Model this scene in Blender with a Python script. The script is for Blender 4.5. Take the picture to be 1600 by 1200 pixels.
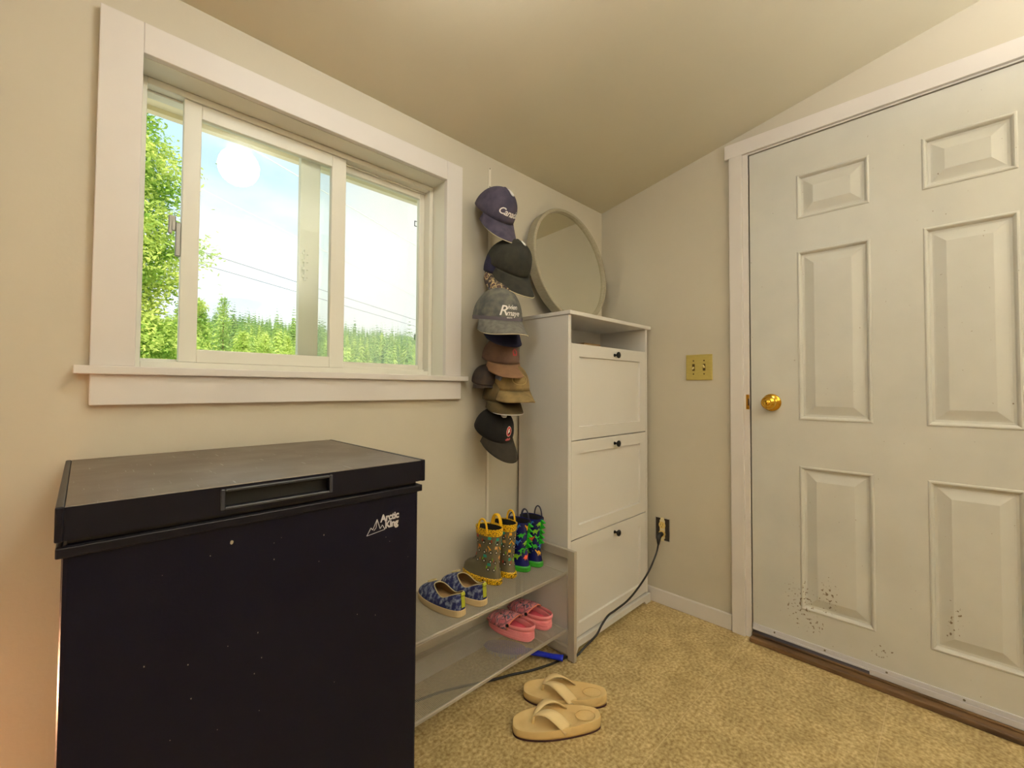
import bpy, bmesh, math, random
from mathutils import Vector, Matrix
R = math.radians
for o in list(bpy.data.objects): bpy.data.objects.remove(o)
S = bpy.context.scene
COL = S.collection

# ------------------------------------------------------------------ camera, world, sun, exposure
CX, CY, CZ, YAW, PIT, ROL, FPX, SHY = (-2.04978895528741, -1.3631203250924073, 1.053481998070973,
    0.7908436504525935, 0.026184470167497472, 0.005618426574463386, 677.4263543923981, -11.110795391986393)
Fv = Vector((math.cos(PIT)*math.cos(YAW), math.cos(PIT)*math.sin(YAW), math.sin(PIT)))
Rv = Vector((math.sin(YAW), -math.cos(YAW), 0)); Uv = Rv.cross(Fv)
R2 = Rv*math.cos(ROL)+Uv*math.sin(ROL); U2 = -Rv*math.sin(ROL)+Uv*math.cos(ROL)
cam = bpy.data.objects.new('camera', bpy.data.cameras.new('camera')); COL.objects.link(cam)
m3 = Matrix((R2, U2, -Fv)).transposed()
cam.matrix_world = Matrix.Translation((CX, CY, CZ)) @ m3.to_4x4()
cam.data.sensor_width = 36; cam.data.lens = FPX*36/1600; cam.data.shift_y = SHY/1600
cam.data.clip_start = 0.02; cam.data.clip_end = 2000
S.camera = cam
S.view_settings.view_transform = 'Standard'; S.view_settings.look = 'None'
S.view_settings.gamma = 1; S.view_settings.exposure = 0.0

W = bpy.data.worlds.new('sky'); S.world = W; W.use_nodes = True
wn = W.node_tree.nodes; wl = W.node_tree.links; wn.clear()
wo = wn.new('ShaderNodeOutputWorld'); wb = wn.new('ShaderNodeBackground')
tc = wn.new('ShaderNodeTexCoord'); mp = wn.new('ShaderNodeMapping'); mp.inputs['Scale'].default_value = (1.2, 1.2, 3.0)
nz = wn.new('ShaderNodeTexNoise'); nz.inputs['Scale'].default_value = 2.2; nz.inputs['Detail'].default_value = 6
sx = wn.new('ShaderNodeSeparateXYZ')
wl.new(tc.outputs['Generated'], mp.inputs['Vector']); wl.new(mp.outputs[0], nz.inputs['Vector']); wl.new(tc.outputs['Generated'], sx.inputs[0])
hz = wn.new('ShaderNodeMapRange'); hz.inputs['From Min'].default_value = 0.06; hz.inputs['From Max'].default_value = 0.50
hz.inputs['To Min'].default_value = 0.48; hz.inputs['To Max'].default_value = -0.10
wl.new(sx.outputs['Z'], hz.inputs['Value'])
ex = wn.new('ShaderNodeMapRange'); ex.inputs['From Min'].default_value = 0.30; ex.inputs['From Max'].default_value = 0.52   # whiter towards +x
ex.inputs['To Min'].default_value = -0.08; ex.inputs['To Max'].default_value = 0.34
wl.new(sx.outputs['X'], ex.inputs['Value'])
a1 = wn.new('ShaderNodeMath'); a1.operation = 'ADD'; wl.new(nz.outputs['Fac'], a1.inputs[0]); wl.new(hz.outputs[0], a1.inputs[1])
a2 = wn.new('ShaderNodeMath'); a2.operation = 'ADD'; wl.new(a1.outputs[0], a2.inputs[0]); wl.new(ex.outputs[0], a2.inputs[1])
cr = wn.new('ShaderNodeValToRGB'); cr.color_ramp.elements[0].position = 0.46; cr.color_ramp.elements[1].position = 0.86
cr.color_ramp.elements[0].color = (0.56, 0.80, 0.97, 1); cr.color_ramp.elements[1].color = (1, 1, 1, 1)
wl.new(a2.outputs[0], cr.inputs[0]); wl.new(cr.outputs[0], wb.inputs['Color']); wb.inputs['Strength'].default_value = 1.25
wl.new(wb.outputs[0], wo.inputs['Surface'])

sun = bpy.data.objects.new('sun', bpy.data.lights.new('sun', 'SUN')); COL.objects.link(sun)
sun.data.energy = 6.5; sun.data.angle = R(0.6); sun.data.color = (1.0, 0.95, 0.82)
sun.rotation_euler = (R(48), 0, R(-12))      # from behind the house, high over the roof

# ------------------------------------------------------------------ materials
def lin(c):
    out = []
    for v in c:
        v /= 255.0
        out.append(v/12.92 if v <= 0.04045 else ((v+0.055)/1.055)**2.4)
    return (*out, 1)
MATS = {}
def mat(name, rgb, rough=0.6, metal=0.0, noise=0.0, nscale=20, bump=0.0, bscale=80, spec=0.5, rgb2=None, lo=0.35, hi=0.65, coat=0, stretch=None, detail=4):
    if name in MATS: return MATS[name]
    m = bpy.data.materials.new(name); m.use_nodes = True; MATS[name] = m
    nt = m.node_tree; p = nt.nodes['Principled BSDF']
    c = lin(rgb)
    p.inputs['Base Color'].default_value = c; p.inputs['Roughness'].default_value = rough
    p.inputs['Metallic'].default_value = metal; p.inputs['Specular IOR Level'].default_value = spec
    p.inputs['Coat Weight'].default_value = coat; p.inputs['Coat Roughness'].default_value = 0.15
    t = nt.nodes.new('ShaderNodeTexCoord'); mpn = nt.nodes.new('ShaderNodeMapping')
    nt.links.new(t.outputs['Object'], mpn.inputs['Vector'])
    if stretch: mpn.inputs['Scale'].default_value = stretch
    if noise > 0 or rgb2:
        n = nt.nodes.new('ShaderNodeTexNoise'); n.inputs['Scale'].default_value = nscale; n.inputs['Detail'].default_value = detail
        nt.links.new(mpn.outputs[0], n.inputs['Vector'])
        r = nt.nodes.new('ShaderNodeValToRGB'); r.color_ramp.elements[0].position = lo; r.color_ramp.elements[1].position = hi
        if rgb2: c0, c1 = c, lin(rgb2)
        else:
            c0 = tuple(v*(1-noise) for v in c[:3])+(1,); c1 = tuple(min(1, v*(1+noise*0.6)) for v in c[:3])+(1,)
        r.color_ramp.elements[0].color = c0; r.color_ramp.elements[1].color = c1
        nt.links.new(n.outputs['Fac'], r.inputs[0]); nt.links.new(r.outputs[0], p.inputs['Base Color'])
    if bump > 0:
        n2 = nt.nodes.new('ShaderNodeTexNoise'); n2.inputs['Scale'].default_value = bscale; n2.inputs['Detail'].default_value = 5
        nt.links.new(mpn.outputs[0], n2.inputs['Vector'])
        b = nt.nodes.new('ShaderNodeBump'); b.inputs['Strength'].default_value = bump; b.inputs['Distance'].default_value = 0.002
        nt.links.new(n2.outputs['Fac'], b.inputs['Height']); nt.links.new(b.outputs[0], p.inputs['Normal'])
    return m
def N(m, typ): return m.node_tree.nodes.new(typ)
def L(m, a, b): m.node_tree.links.new(a, b)

WALL = mat('beige wall paint', (194, 187, 170), 0.75, noise=0.03, nscale=3, bump=0.12, bscale=120)
CEIL = mat('beige ceiling paint', (206, 200, 178), 0.8, noise=0.03, nscale=2, bump=0.15, bscale=90)
TRIM = mat('white trim paint', (214, 209, 205), 0.45, noise=0.02, nscale=6, bump=0.05, bscale=60)
VINYL = mat('white vinyl', (222, 220, 208), 0.4)
CABW = mat('white cabinet lacquer', (214, 211, 206), 0.38)
BLKNOB = mat('black knob metal', (22, 22, 20), 0.35, 0.6)
BRASS = mat('polished brass', (214, 168, 62), 0.16, 1.0)
PLATE = mat('brushed brass plate', (206, 190, 112), 0.42, 0.75, noise=0.08, nscale=40, stretch=(1, 1, 14))
SILV = mat('silver painted steel', (182, 174, 160), 0.42, 0.15)
WIRE = mat('grey mesh wire', (186, 181, 170), 0.42, 0.3)
BLACK = mat('black appliance plastic', (17, 17, 27), 0.34, spec=.22, noise=0.1, nscale=15)
BODYB = mat('black appliance paint', (15, 15, 30), 0.34, spec=.16, bump=0.10, bscale=260)
SCREW = mat('grey screw head', (120, 115, 105), 0.4, 0.8)
CORD = mat('black cord rubber', (18, 17, 16), 0.5)
WOOD = mat('worn dark threshold wood', (126, 96, 62), 0.6, rgb2=(64, 44, 28), nscale=16, stretch=(1, 0.25, 1), bump=0.3)
WHITEP = mat('white plastic', (226, 226, 228), 0.4)
LOGO = mat('silver lettering', (205, 205, 212), 0.4, 0.2)

# floor: speckled tan vinyl with faint joints
FLOOR = mat('tan speckled vinyl floor', (156, 130, 78), 0.42, rgb2=(214, 194, 146), nscale=95, lo=0.34, hi=0.68, detail=8, bump=0.10, bscale=90)
def floor_nodes():
    m = FLOOR; nt = m.node_tree; p = nt.nodes['Principled BSDF']
    src = p.inputs['Base Color'].links[0].from_socket
    t = N(m, 'ShaderNodeTexCoord')
    n = N(m, 'ShaderNodeTexNoise'); n.inputs['Scale'].default_value = 11; n.inputs['Detail'].default_value = 6; L(m, t.outputs['Object'], n.inputs['Vector'])
    r = N(m, 'ShaderNodeValToRGB'); r.color_ramp.elements[0].position = .35; r.color_ramp.elements[1].position = .68
    r.color_ramp.elements[0].color = (.74, .72, .66, 1); r.color_ramp.elements[1].color = (1, 1, 1, 1); L(m, n.outputs['Fac'], r.inputs[0])
    mx = N(m, 'ShaderNodeMix'); mx.data_type = 'RGBA'; mx.blend_type = 'MULTIPLY'; mx.inputs[0].default_value = 1
    L(m, src, mx.inputs[6]); L(m, r.outputs[0], mx.inputs[7])
    br = N(m, 'ShaderNodeTexBrick'); br.offset = 0.0; br.inputs['Scale'].default_value = 1; br.inputs['Mortar Size'].default_value = 0.0012
    br.inputs['Mortar Smooth'].default_value = 0.6
    br.inputs['Brick Width'].default_value = 0.457; br.inputs['Row Height'].default_value = 0.457
    br.inputs['Color1'].default_value = (0, 0, 0, 1); br.inputs['Color2'].default_value = (0, 0, 0, 1); br.inputs['Mortar'].default_value = (.6, .6, .6, 1)
    mp2 = N(m, 'ShaderNodeMapping'); mp2.inputs['Location'].default_value = (0.12, 0.285, 0); L(m, t.outputs['Object'], mp2.inputs['Vector'])
    L(m, mp2.outputs[0], br.inputs['Vector'])
    m2 = N(m, 'ShaderNodeMix'); m2.data_type = 'RGBA'; L(m, br.outputs['Color'], m2.inputs[0]); L(m, mx.outputs[2], m2.inputs[6]); m2.inputs[7].default_value = lin((212, 190, 152))
    L(m, m2.outputs[2], p.inputs['Base Color'])
floor_nodes()

# door paint: off-white with scuffs low down by the latch edge
DOORP = mat('worn white door paint', (195, 195, 189), 0.42, rgb2=(205, 204, 197), nscale=5, detail=8, lo=.3, hi=.7)
def door_nodes():
    m = DOORP; nt = m.node_tree; p = nt.nodes['Principled BSDF']; src = p.inputs['Base Color'].links[0].from_socket
    g = N(m, 'ShaderNodeNewGeometry')
    sp = N(m, 'ShaderNodeSeparateXYZ'); L(m, g.outputs['Position'], sp.inputs[0])
    def blob(cy, cz, ry, rz):
        s = []
        for ax, c, r_ in (('Y', cy, ry), ('Z', cz, rz)):
            a = N(m, 'ShaderNodeMath'); a.operation = 'SUBTRACT'; L(m, sp.outputs[ax], a.inputs[0]); a.inputs[1].default_value = c
            b = N(m, 'ShaderNodeMath'); b.operation = 'DIVIDE'; L(m, a.outputs[0], b.inputs[0]); b.inputs[1].default_value = r_
            d = N(m, 'ShaderNodeMath'); d.operation = 'MULTIPLY'; L(m, b.outputs[0], d.inputs[0]); L(m, b.outputs[0], d.inputs[1]); s.append(d)
        e = N(m, 'ShaderNodeMath'); e.operation = 'ADD'; L(m, s[0].outputs[0], e.inputs[0]); L(m, s[1].outputs[0], e.inputs[1])
        f = N(m, 'ShaderNodeMapRange'); f.inputs['From Min'].default_value = 0; f.inputs['From Max'].default_value = 1
        f.inputs['To Min'].default_value = 0.155; f.inputs['To Max'].default_value = 0.0; L(m, e.outputs[0], f.inputs['Value']); return f
    acc = None
    for args in ((-.925, .20, .075, .13), (-.975, .14, .06, .07), (-1.02, .27, .05, .10), (-1.36, .30, .03, .10), (-1.18, .12, .05, .04)):
        b = blob(*args)
        if acc is None: acc = b.outputs[0]
        else:
            a = N(m, 'ShaderNodeMath'); a.operation = 'MAXIMUM'; L(m, acc, a.inputs[0]); L(m, b.outputs[0], a.inputs[1]); acc = a.outputs[0]
    n = N(m, 'ShaderNodeTexNoise'); n.inputs['Scale'].default_value = 95; n.inputs['Detail'].default_value = 4; L(m, g.outputs['Position'], n.inputs['Vector'])
    a = N(m, 'ShaderNodeMath'); a.operation = 'ADD'; L(m, n.outputs['Fac'], a.inputs[0]); L(m, acc, a.inputs[1])
    r = N(m, 'ShaderNodeValToRGB'); r.color_ramp.elements[0].position = .722; r.color_ramp.elements[1].position = .765; L(m, a.outputs[0], r.inputs[0])
    r.color_ramp.elements[0].color = (0, 0, 0, 1); r.color_ramp.elements[1].color = (.85, .85, .85, 1)
    mx = N(m, 'ShaderNodeMix'); mx.data_type = 'RGBA'; L(m, r.outputs[0], mx.inputs[0]); L(m, src, mx.inputs[6]); mx.inputs[7].default_value = lin((104, 80, 40))
    L(m, mx.outputs[2], p.inputs['Base Color'])
door_nodes()

# freezer lid top: black laminate with fine scratches
LIDTOP = mat('scratched black lid laminate', (112, 100, 88), 0.42, 0.65, rgb2=(134, 124, 116), nscale=9, detail=8, lo=.4, hi=.7, spec=0.9, bump=0.05, bscale=200)
def lid_nodes():
    m = LIDTOP; p = m.node_tree.nodes['Principled BSDF']; src = p.inputs['Base Color'].links[0].from_socket
    t = N(m, 'ShaderNodeTexCoord'); acc = None
    for rot, sc in ((20, (60, 4, 1)), (-35, (70, 5, 1)), (75, (55, 4, 1))):
        mpn = N(m, 'ShaderNodeMapping'); mpn.inputs['Rotation'].default_value = (0, 0, R(rot)); mpn.inputs['Scale'].default_value = sc
        L(m, t.outputs['Object'], mpn.inputs['Vector'])
        n = N(m, 'ShaderNodeTexNoise'); n.inputs['Scale'].default_value = 3; n.inputs['Detail'].default_value = 2; L(m, mpn.outputs[0], n.inputs['Vector'])
        r = N(m, 'ShaderNodeValToRGB'); r.color_ramp.elements[0].position = .72; r.color_ramp.elements[1].position = .78; L(m, n.outputs['Fac'], r.inputs[0])
        if acc is None: acc = r.outputs[0]
        else:
            a = N(m, 'ShaderNodeMath'); a.operation = 'MAXIMUM'; L(m, acc, a.inputs[0]); L(m, r.outputs[0], a.inputs[1]); acc = a.outputs[0]
    mx = N(m, 'ShaderNodeMix'); mx.data_type = 'RGBA'; L(m, acc, mx.inputs[0]); L(m, src, mx.inputs[6]); mx.inputs[7].default_value = lin((170, 165, 165))
    L(m, mx.outputs[2], p.inputs['Base Color'])
lid_nodes()

def glass_mat(name, tint=(1, 1, 1, 1), k=1.0):
    m = bpy.data.materials.new(name); m.use_nodes = True; nt = m.node_tree; nt.nodes.clear()
    o = N(m, 'ShaderNodeOutputMaterial'); t = N(m, 'ShaderNodeBsdfTransparent'); g = N(m, 'ShaderNodeBsdfGlossy'); g.inputs['Roughness'].default_value = 0.015
    t.inputs['Color'].default_value = tint; g.inputs['Color'].default_value = (k, k, k, 1)
    f = N(m, 'ShaderNodeFresnel'); f.inputs['IOR'].default_value = 1.5; mx = N(m, 'ShaderNodeMixShader')
    L(m, f.outputs[0], mx.inputs[0]); L(m, t.outputs[0], mx.inputs[1]); L(m, g.outputs[0], mx.inputs[2]); L(m, mx.outputs[0], o.inputs['Surface']); return m
GLASS = glass_mat('window glass', (.97, .99, .97, 1))
def screen_mat():
    m = bpy.data.materials.new('insect screen'); m.use_nodes = True; nt = m.node_tree; nt.nodes.clear()
    o = N(m, 'ShaderNodeOutputMaterial'); t = N(m, 'ShaderNodeBsdfTransparent'); d = N(m, 'ShaderNodeBsdfDiffuse'); tr = N(m, 'ShaderNodeBsdfTranslucent')
    d.inputs['Color'].default_value = (.9, .9, .9, 1); tr.inputs['Color'].default_value = (.95, .95, .97, 1)
    ad = N(m, 'ShaderNodeMixShader'); ad.inputs[0].default_value = .7; L(m, d.outputs[0], ad.inputs[1]); L(m, tr.outputs[0], ad.inputs[2])
    mx = N(m, 'ShaderNodeMixShader'); mx.inputs[0].default_value = 0.14
    L(m, t.outputs[0], mx.inputs[1]); L(m, ad.outputs[0], mx.inputs[2]); L(m, mx.outputs[0], o.inputs['Surface']); return m
SCREEN = screen_mat()
MIRROR = mat('mirror glass', (236, 238, 230), 0.015, 1.0)
def emis(name, rgb, k):
    m = bpy.data.materials.new(name); m.use_nodes = True; m.node_tree.nodes.clear()
    e = N(m, 'ShaderNodeEmission'); e.inputs['Color'].default_value = (*rgb, 1); e.inputs['Strength'].default_value = k
    o = N(m, 'ShaderNodeOutputMaterial'); L(m, e.outputs[0], o.inputs['Surface']); return m
LAMP = emis('glowing frosted glass', (0.985, 1.0, 0.96), 38)
UPL = emis('added fill bulb', (1.0, 0.995, 0.985), 650)  # glow of the stronger uplighter added as fill
UPL2 = emis('dim added fill bulb', (1.0, 0.995, 0.985), 200)  # glow of the weaker uplighter added as fill
WARM = emis('warm fill light lens', (1.0, 0.48, 0.26), 1400)  # glow of a small lamp added out of view

# ------------------------------------------------------------------ helpers
def link(name, me, m=None, parent=None, smooth=False):
    o = bpy.data.objects.new(name, me); COL.objects.link(o)
    for q_ in (m if isinstance(m, (list, tuple)) else [m] if m else []): me.materials.append(q_)
    if parent: o.parent = parent
    if smooth:
        for p in me.polygons: p.use_smooth = True
    return o
def obj(name, bm, m=None, parent=None, smooth=False, world=True, solid=0, sub=0, bev=0):
    """bm in world coordinates when world=True (then shifted to the parent's frame)"""
    if parent and world:
        off = Vector((0, 0, 0)); q = parent
        while q: off += Vector(q.location); q = q.parent
        bmesh.ops.translate(bm, vec=-off, verts=bm.verts)
    bmesh.ops.recalc_face_normals(bm, faces=bm.faces)
    me = bpy.data.meshes.new(name); bm.to_mesh(me); bm.free()
    o = link(name, me, m, parent, smooth)
    if bev:
        b = o.modifiers.new('bevel', 'BEVEL'); b.width = bev; b.segments = 2; b.limit_method = 'ANGLE'; b.angle_limit = R(40)
    if solid:
        s = o.modifiers.new('thick', 'SOLIDIFY'); s.thickness = solid; s.offset = 0
    if sub:
        s = o.modifiers.new('sub', 'SUBSURF'); s.levels = sub; s.render_levels = sub
    return o
def thing(name, label, cat, loc=(0, 0, 0), rotz=0, group=None):
    o = bpy.data.objects.new(name, None); COL.objects.link(o); o.empty_display_size = .05
    o.location = loc; o.rotation_euler = (0, 0, rotz); o['label'] = label; o['category'] = cat
    if group: o['group'] = group
    return o
def tag(o, label, cat, group=None, kind=None):
    o['label'] = label; o['category'] = cat
    if group: o['group'] = group
    if kind: o['kind'] = kind
    return o
def box(bm, x0, x1, y0, y1, z0, z1):
    v = [bm.verts.new((x, y, z)) for x in (x0, x1) for y in (y0, y1) for z in (z0, z1)]
    for f in ((0, 1, 3, 2), (4, 6, 7, 5), (0, 4, 5, 1), (2, 3, 7, 6), (0, 2, 6, 4), (1, 5, 7, 3)): bm.faces.new([v[i] for i in f])
    return bm
def B(*a):
    bm = bmesh.new()
    if isinstance(a[0], (tuple, list)):
        for q in a: box(bm, *q)
    else: box(bm, *a)
    return bm
def tube(bm, pts, r, n=8, cap=True, closed=False):
    pts = [Vector(p) for p in pts]; rings = []; k = len(pts)
    up = None
    for i, p in enumerate(pts):
        if closed: d = (pts[(i+1) % k]-pts[i-1]).normalized()
        else: d = (pts[min(i+1, k-1)]-pts[max(i-1, 0)]).normalized()
        if up is None: up = Vector((0, 0, 1)) if abs(d.z) < .9 else Vector((1, 0, 0))
        a = d.cross(up).normalized(); b = a.cross(d).normalized(); up = b
        rr = r[i] if isinstance(r, (list, tuple)) else r
        if isinstance(rr, (list, tuple)): ra, rb = rr
        else: ra = rb = rr
        rings.append([bm.verts.new(p+a*math.cos(2*math.pi*j/n)*ra+b*math.sin(2*math.pi*j/n)*rb) for j in range(n)])
    m = k if closed else k-1
    for i in range(m):
        A, C = rings[i], rings[(i+1) % k]
        for j in range(n): bm.faces.new((A[j], A[(j+1) % n], C[(j+1) % n], C[j]))
    if cap and not closed: bm.faces.new(rings[0][::-1]); bm.faces.new(rings[-1])
    return bm
def lathe(bm, prof, org, axis, n=32):
    """prof: (radius, distance along axis)"""
    ax = Vector(axis).normalized(); t = Vector((0, 0, 1)) if abs(ax.z) < .9 else Vector((1, 0, 0))
    a = ax.cross(t).normalized(); b = ax.cross(a); org = Vector(org); rings = []
    for r, d in prof:
        if r < 1e-6: rings.append([bm.verts.new(org+ax*d)])
        else: rings.append([bm.verts.new(org+ax*d+(a*math.cos(2*math.pi*j/n)+b*math.sin(2*math.pi*j/n))*r) for j in range(n)])
    for A, C in zip(rings, rings[1:]):
        for j in range(n):
            if len(A) == 1 and len(C) == 1: continue
            if len(A) == 1: bm.faces.new((A[0], C[j], C[(j+1) % n]))
            elif len(C) == 1: bm.faces.new((A[j], C[0], A[(j+1) % n]))
            else: bm.faces.new((A[j], C[j], C[(j+1) % n], A[(j+1) % n]))
    return bm
def loft(bm, rings, capa=False, capb=False, closed=True):
    RR = [[bm.verts.new(p) for p in r] for r in rings]; n = len(RR[0])
    for A, C in zip(RR, RR[1:]):
        for j in range(n if closed else n-1): bm.faces.new((A[j], A[(j+1) % n], C[(j+1) % n], C[j]))
    if capa: bm.faces.new(RR[0][::-1])
    if capb: bm.faces.new(RR[-1])
    return bm
def pixray(u, v): return Fv + R2*((u-800)/FPX) + U2*(-(v-600-SHY)/FPX)
def bp(u, v, ax, val):
    d = pixray(u, v); t = (val-(CX, CY, CZ)['xyz'.index(ax)])/d['xyz'.index(ax)]; return Vector((CX, CY, CZ))+d*t
def text_polys(s, size=1.0, shear=0.0, bold=0.0, space=1.0):
    """flat text as a list of triangles/faces in (x, y)"""
    cu = bpy.data.curves.new('t', 'FONT'); cu.body = s; cu.size = size; cu.shear = shear; cu.offset = bold; cu.space_character = space; cu.resolution_u = 3
    o = bpy.data.objects.new('t', cu); COL.objects.link(o); dg = bpy.context.evaluated_depsgraph_get()
    me = bpy.data.meshes.new_from_object(o.evaluated_get(dg)); bpy.data.objects.remove(o); bpy.data.curves.remove(cu)
    vs = [(v.co.x, v.co.y) for v in me.vertices]; fs = [tuple(p.vertices) for p in me.polygons]; bpy.data.meshes.remove(me)
    return vs, fs
def put(bm, vs, fs, f):
    V = [bm.verts.new(f(*v)) for v in vs]
    for q in fs:
        try: bm.faces.new([V[i] for i in q])
        except ValueError: pass
def ngon(pts, f, bm):
    bm.faces.new([bm.verts.new(f(*p)) for p in pts])
def disc_pts(cx, cy, r, n=12): return [(cx+r*math.cos(2*math.pi*i/n), cy+r*math.sin(2*math.pi*i/n)) for i in range(n)]
def struct(name, bm, m, label, cat, **k):
    o = obj(name, bm, m, **k); return tag(o, label, cat, kind='structure')

# ------------------------------------------------------------------ room shell
XL, YB = -3.3, -3.0                      # far ends of the room behind the camera
HC, SL = 2.035, 0.2                      # ceiling height at the window wall, rise per metre
def zc(y): return HC - SL*y
struct('floor', B(XL-.1, .12, YB-.1, .12, -.05, 0), FLOOR, 'tan speckled vinyl floor of the room', 'floor')
bm = bmesh.new()
v = [bm.verts.new(p) for p in ((XL-.1, .16, zc(.16)), (.12, .16, zc(.16)), (.12, YB-.1, zc(YB-.1)), (XL-.1, YB-.1, zc(YB-.1)),
     (XL-.1, .16, zc(.16)+.12), (.12, .16, zc(.16)+.12), (.12, YB-.1, zc(YB-.1)+.12), (XL-.1, YB-.1, zc(YB-.1)+.12))]
for f in ((0, 1, 2, 3), (7, 6, 5, 4), (0, 4, 5, 1), (1, 5, 6, 2), (2, 6, 7, 3), (3, 7, 4, 0)): bm.faces.new([v[i] for i in f])
struct('ceiling', bm, CEIL, 'sloped beige ceiling rising away from the window', 'ceiling')
# window wall, opening x -1.972..-1.067, z 1.085..1.857
WX0, WX1, WZ0, WZ1 = -1.972, -1.067, 1.080, 1.857
def wallbox(bm, x0, x1, y0, y1, z0, z1): box(bm, x0, x1, y0, y1, z0, z1)
bm = bmesh.new()
xs = [XL-.1, WX0, WX1, .12]; zs = [-.05, WZ0, WZ1, 2.04]
for yy in (0, .14):
    g = [[bm.verts.new((x, yy, z)) for z in zs] for x in xs]
    for i in range(3):
        for j in range(3):
            if i == 1 and j == 1: continue
            bm.faces.new((g[i][j], g[i+1][j], g[i+1][j+1], g[i][j+1]))
    if yy == 0: g0 = g
for (a, b) in (((1, 1), (2, 1)), ((2, 1), (2, 2)), ((2, 2), (1, 2)), ((1, 2), (1, 1)), ((0, 0), (3, 0)), ((3, 0), (3, 3)), ((3, 3), (0, 3)), ((0, 3), (0, 0))):
    bm.faces.new((g0[a[0]][a[1]], g0[b[0]][b[1]], g[b[0]][b[1]], g[a[0]][a[1]]))
struct('wall_left', bm, WALL, 'beige wall with the sliding window', 'wall')
# door wall, opening y -0.755..-1.675, z 0..2.078
DY0, DY1, DZ1 = -.7555, -1.673, 2.078
bm = bmesh.new()
def prism(bm, poly, x0, x1):
    a = [bm.verts.new((x0, y, z)) for y, z in poly]; b = [bm.verts.new((x1, y, z)) for y, z in poly]; n = len(a)
    bm.faces.new(a); bm.faces.new(b[::-1])
    for i in range(n): bm.faces.new((a[i], b[i], b[(i+1) % n], a[(i+1) % n]))
prism(bm, [(0, 0), (DY0, 0), (DY0, zc(DY0)+.005), (0, HC+.005)], 0, .11)
prism(bm, [(DY0, DZ1), (DY1, DZ1), (DY1, zc(DY1)+.005), (DY0, zc(DY0)+.005)], 0, .11)
prism(bm, [(DY1, 0), (YB-.1, 0), (YB-.1, zc(YB-.1)+.005), (DY1, zc(DY1)+.005)], 0, .11)
bmesh.ops.remove_doubles(bm, verts=bm.verts, dist=1e-5)
struct('wall_right', bm, WALL, 'beige wall with the panelled door', 'wall')
bm = bmesh.new(); prism(bm, [(0, 0), (YB, 0), (YB, zc(YB)+.005), (0, HC+.005)], XL-.1, XL)
struct('wall_back', bm, WALL, 'beige wall opposite the door', 'wall')
struct('wall_near', B(XL-.1, .1, YB-.1, YB, 0, zc(YB)+.005), WALL, 'beige wall opposite the window', 'wall')
struct('baseboard_right', B(-.013, 0, -.678, -.014, 0, .068), TRIM, 'white baseboard under the switch and outlet', 'baseboard', bev=.003)
struct('baseboard_left', B(XL, 0, -.013, 0, 0, .074), TRIM, 'white baseboard behind the shoe rack', 'baseboard', bev=.003)

# window casing
struct('trim_1', B(-2.041, WX0+.008, -.02, 0, 1.099, 1.925), TRIM, 'left upright of the window casing', 'window casing', bev=.002)
struct('trim_2', B(WX1-.008, -1.001, -.02, 0, 1.099, 1.925), TRIM, 'right upright of the window casing', 'window casing', bev=.002)
struct('trim_3', B(WX0+.008, WX1-.008, -.02, 0, WZ1-.006, 1.925), TRIM, 'head board of the window casing', 'window casing', bev=.002)
struct('trim_4', B((-2.066, -.975, -.034, 0, 1.080, 1.099), (WX0+.001, WX1-.001, -.001, .075, 1.081, 1.100)), TRIM, 'projecting white window sill board', 'window sill', bev=.002)
struct('trim_5', B(-2.040, -1.001, -.02, 0, 1.010, 1.080), TRIM, 'white apron board below the window sill', 'window apron', bev=.002)
struct('trim_6', B((WX0, WX0+.007, -.002, .075, 1.100, WZ1), (WX1-.007, WX1, -.002, .075, 1.100, WZ1), (WX0+.007, WX1-.007, -.002, .075, WZ1-.007, WZ1)), VINYL, 'white lining of the window opening', 'window lining')

# ------------------------------------------------------------------ window_1
def ring(bm, x0, x1, z0, z1, wl_, wr_, wb_, wt_, y0, y1):
    box(bm, x0, x0+wl_, y0, y1, z0, z1); box(bm, x1-wr_, x1, y0, y1, z0, z1)
    box(bm, x0+wl_, x1-wr_, y0, y1, z0, z0+wb_); box(bm, x0+wl_, x1-wr_, y0, y1, z1-wt_, z1)
    return bm
win = tag(bpy.data.objects.new('window_1', None), 'white sliding window over the chest freezer', 'window', kind='structure'); COL.objects.link(win)
win.location = (-1.52, .075, 1.10)
bm = ring(bmesh.new(), WX0+.007, WX1-.007, 1.100, WZ1-.007, .016, .016, .018, .018, .075, .15)
box(bm, WX0+.023, WX1-.023, .104, .110, 1.118, 1.126); box(bm, WX0+.023, WX1-.023, .104, .110, 1.826, 1.832)
obj('window_frame', bm, VINYL, win, bev=.0015)
s1 = obj('sliding_sash', ring(bmesh.new(), -1.872, -1.425, 1.1185, 1.8315, .040, .048, .036, .040, .080, .102), VINYL, win, bev=.002)
obj('glass_pane', B(-1.833, -1.472, .090, .094, 1.154, 1.792), GLASS, s1)
bm = B(-1.884, -1.873, .076, .088, 1.40, 1.49); box(bm, -1.900, -1.884, .074, .080, 1.465, 1.505); box(bm, -1.900, -1.892, .070, .078, 1.455, 1.50)
obj('latch', bm, mat('grey latch metal', (120, 118, 112), .35, .6), s1, bev=.0015)
xa = bp(466, 400, 'y', .122).x; xb = bp(497, 400, 'y', .122).x
s2 = obj('fixed_sash', ring(bmesh.new(), xa, WX1-.023, 1.1185, 1.8315, xb-xa, .022, .024, .026, .112, .134), VINYL, win, bev=.002)
obj('glass_pane', B(xb-.002, WX1-.043, .121, .125, 1.140, 1.808), GLASS, s2)
bm = B(xa+.014, xa+.020, .104, .112, 1.40, 1.50)
for k in range(4): box(bm, xa+.008, xa+.026, .106, .112, 1.41+.025*k, 1.418+.025*k)
obj('latch_plate', bm, VINYL, s2)
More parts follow.
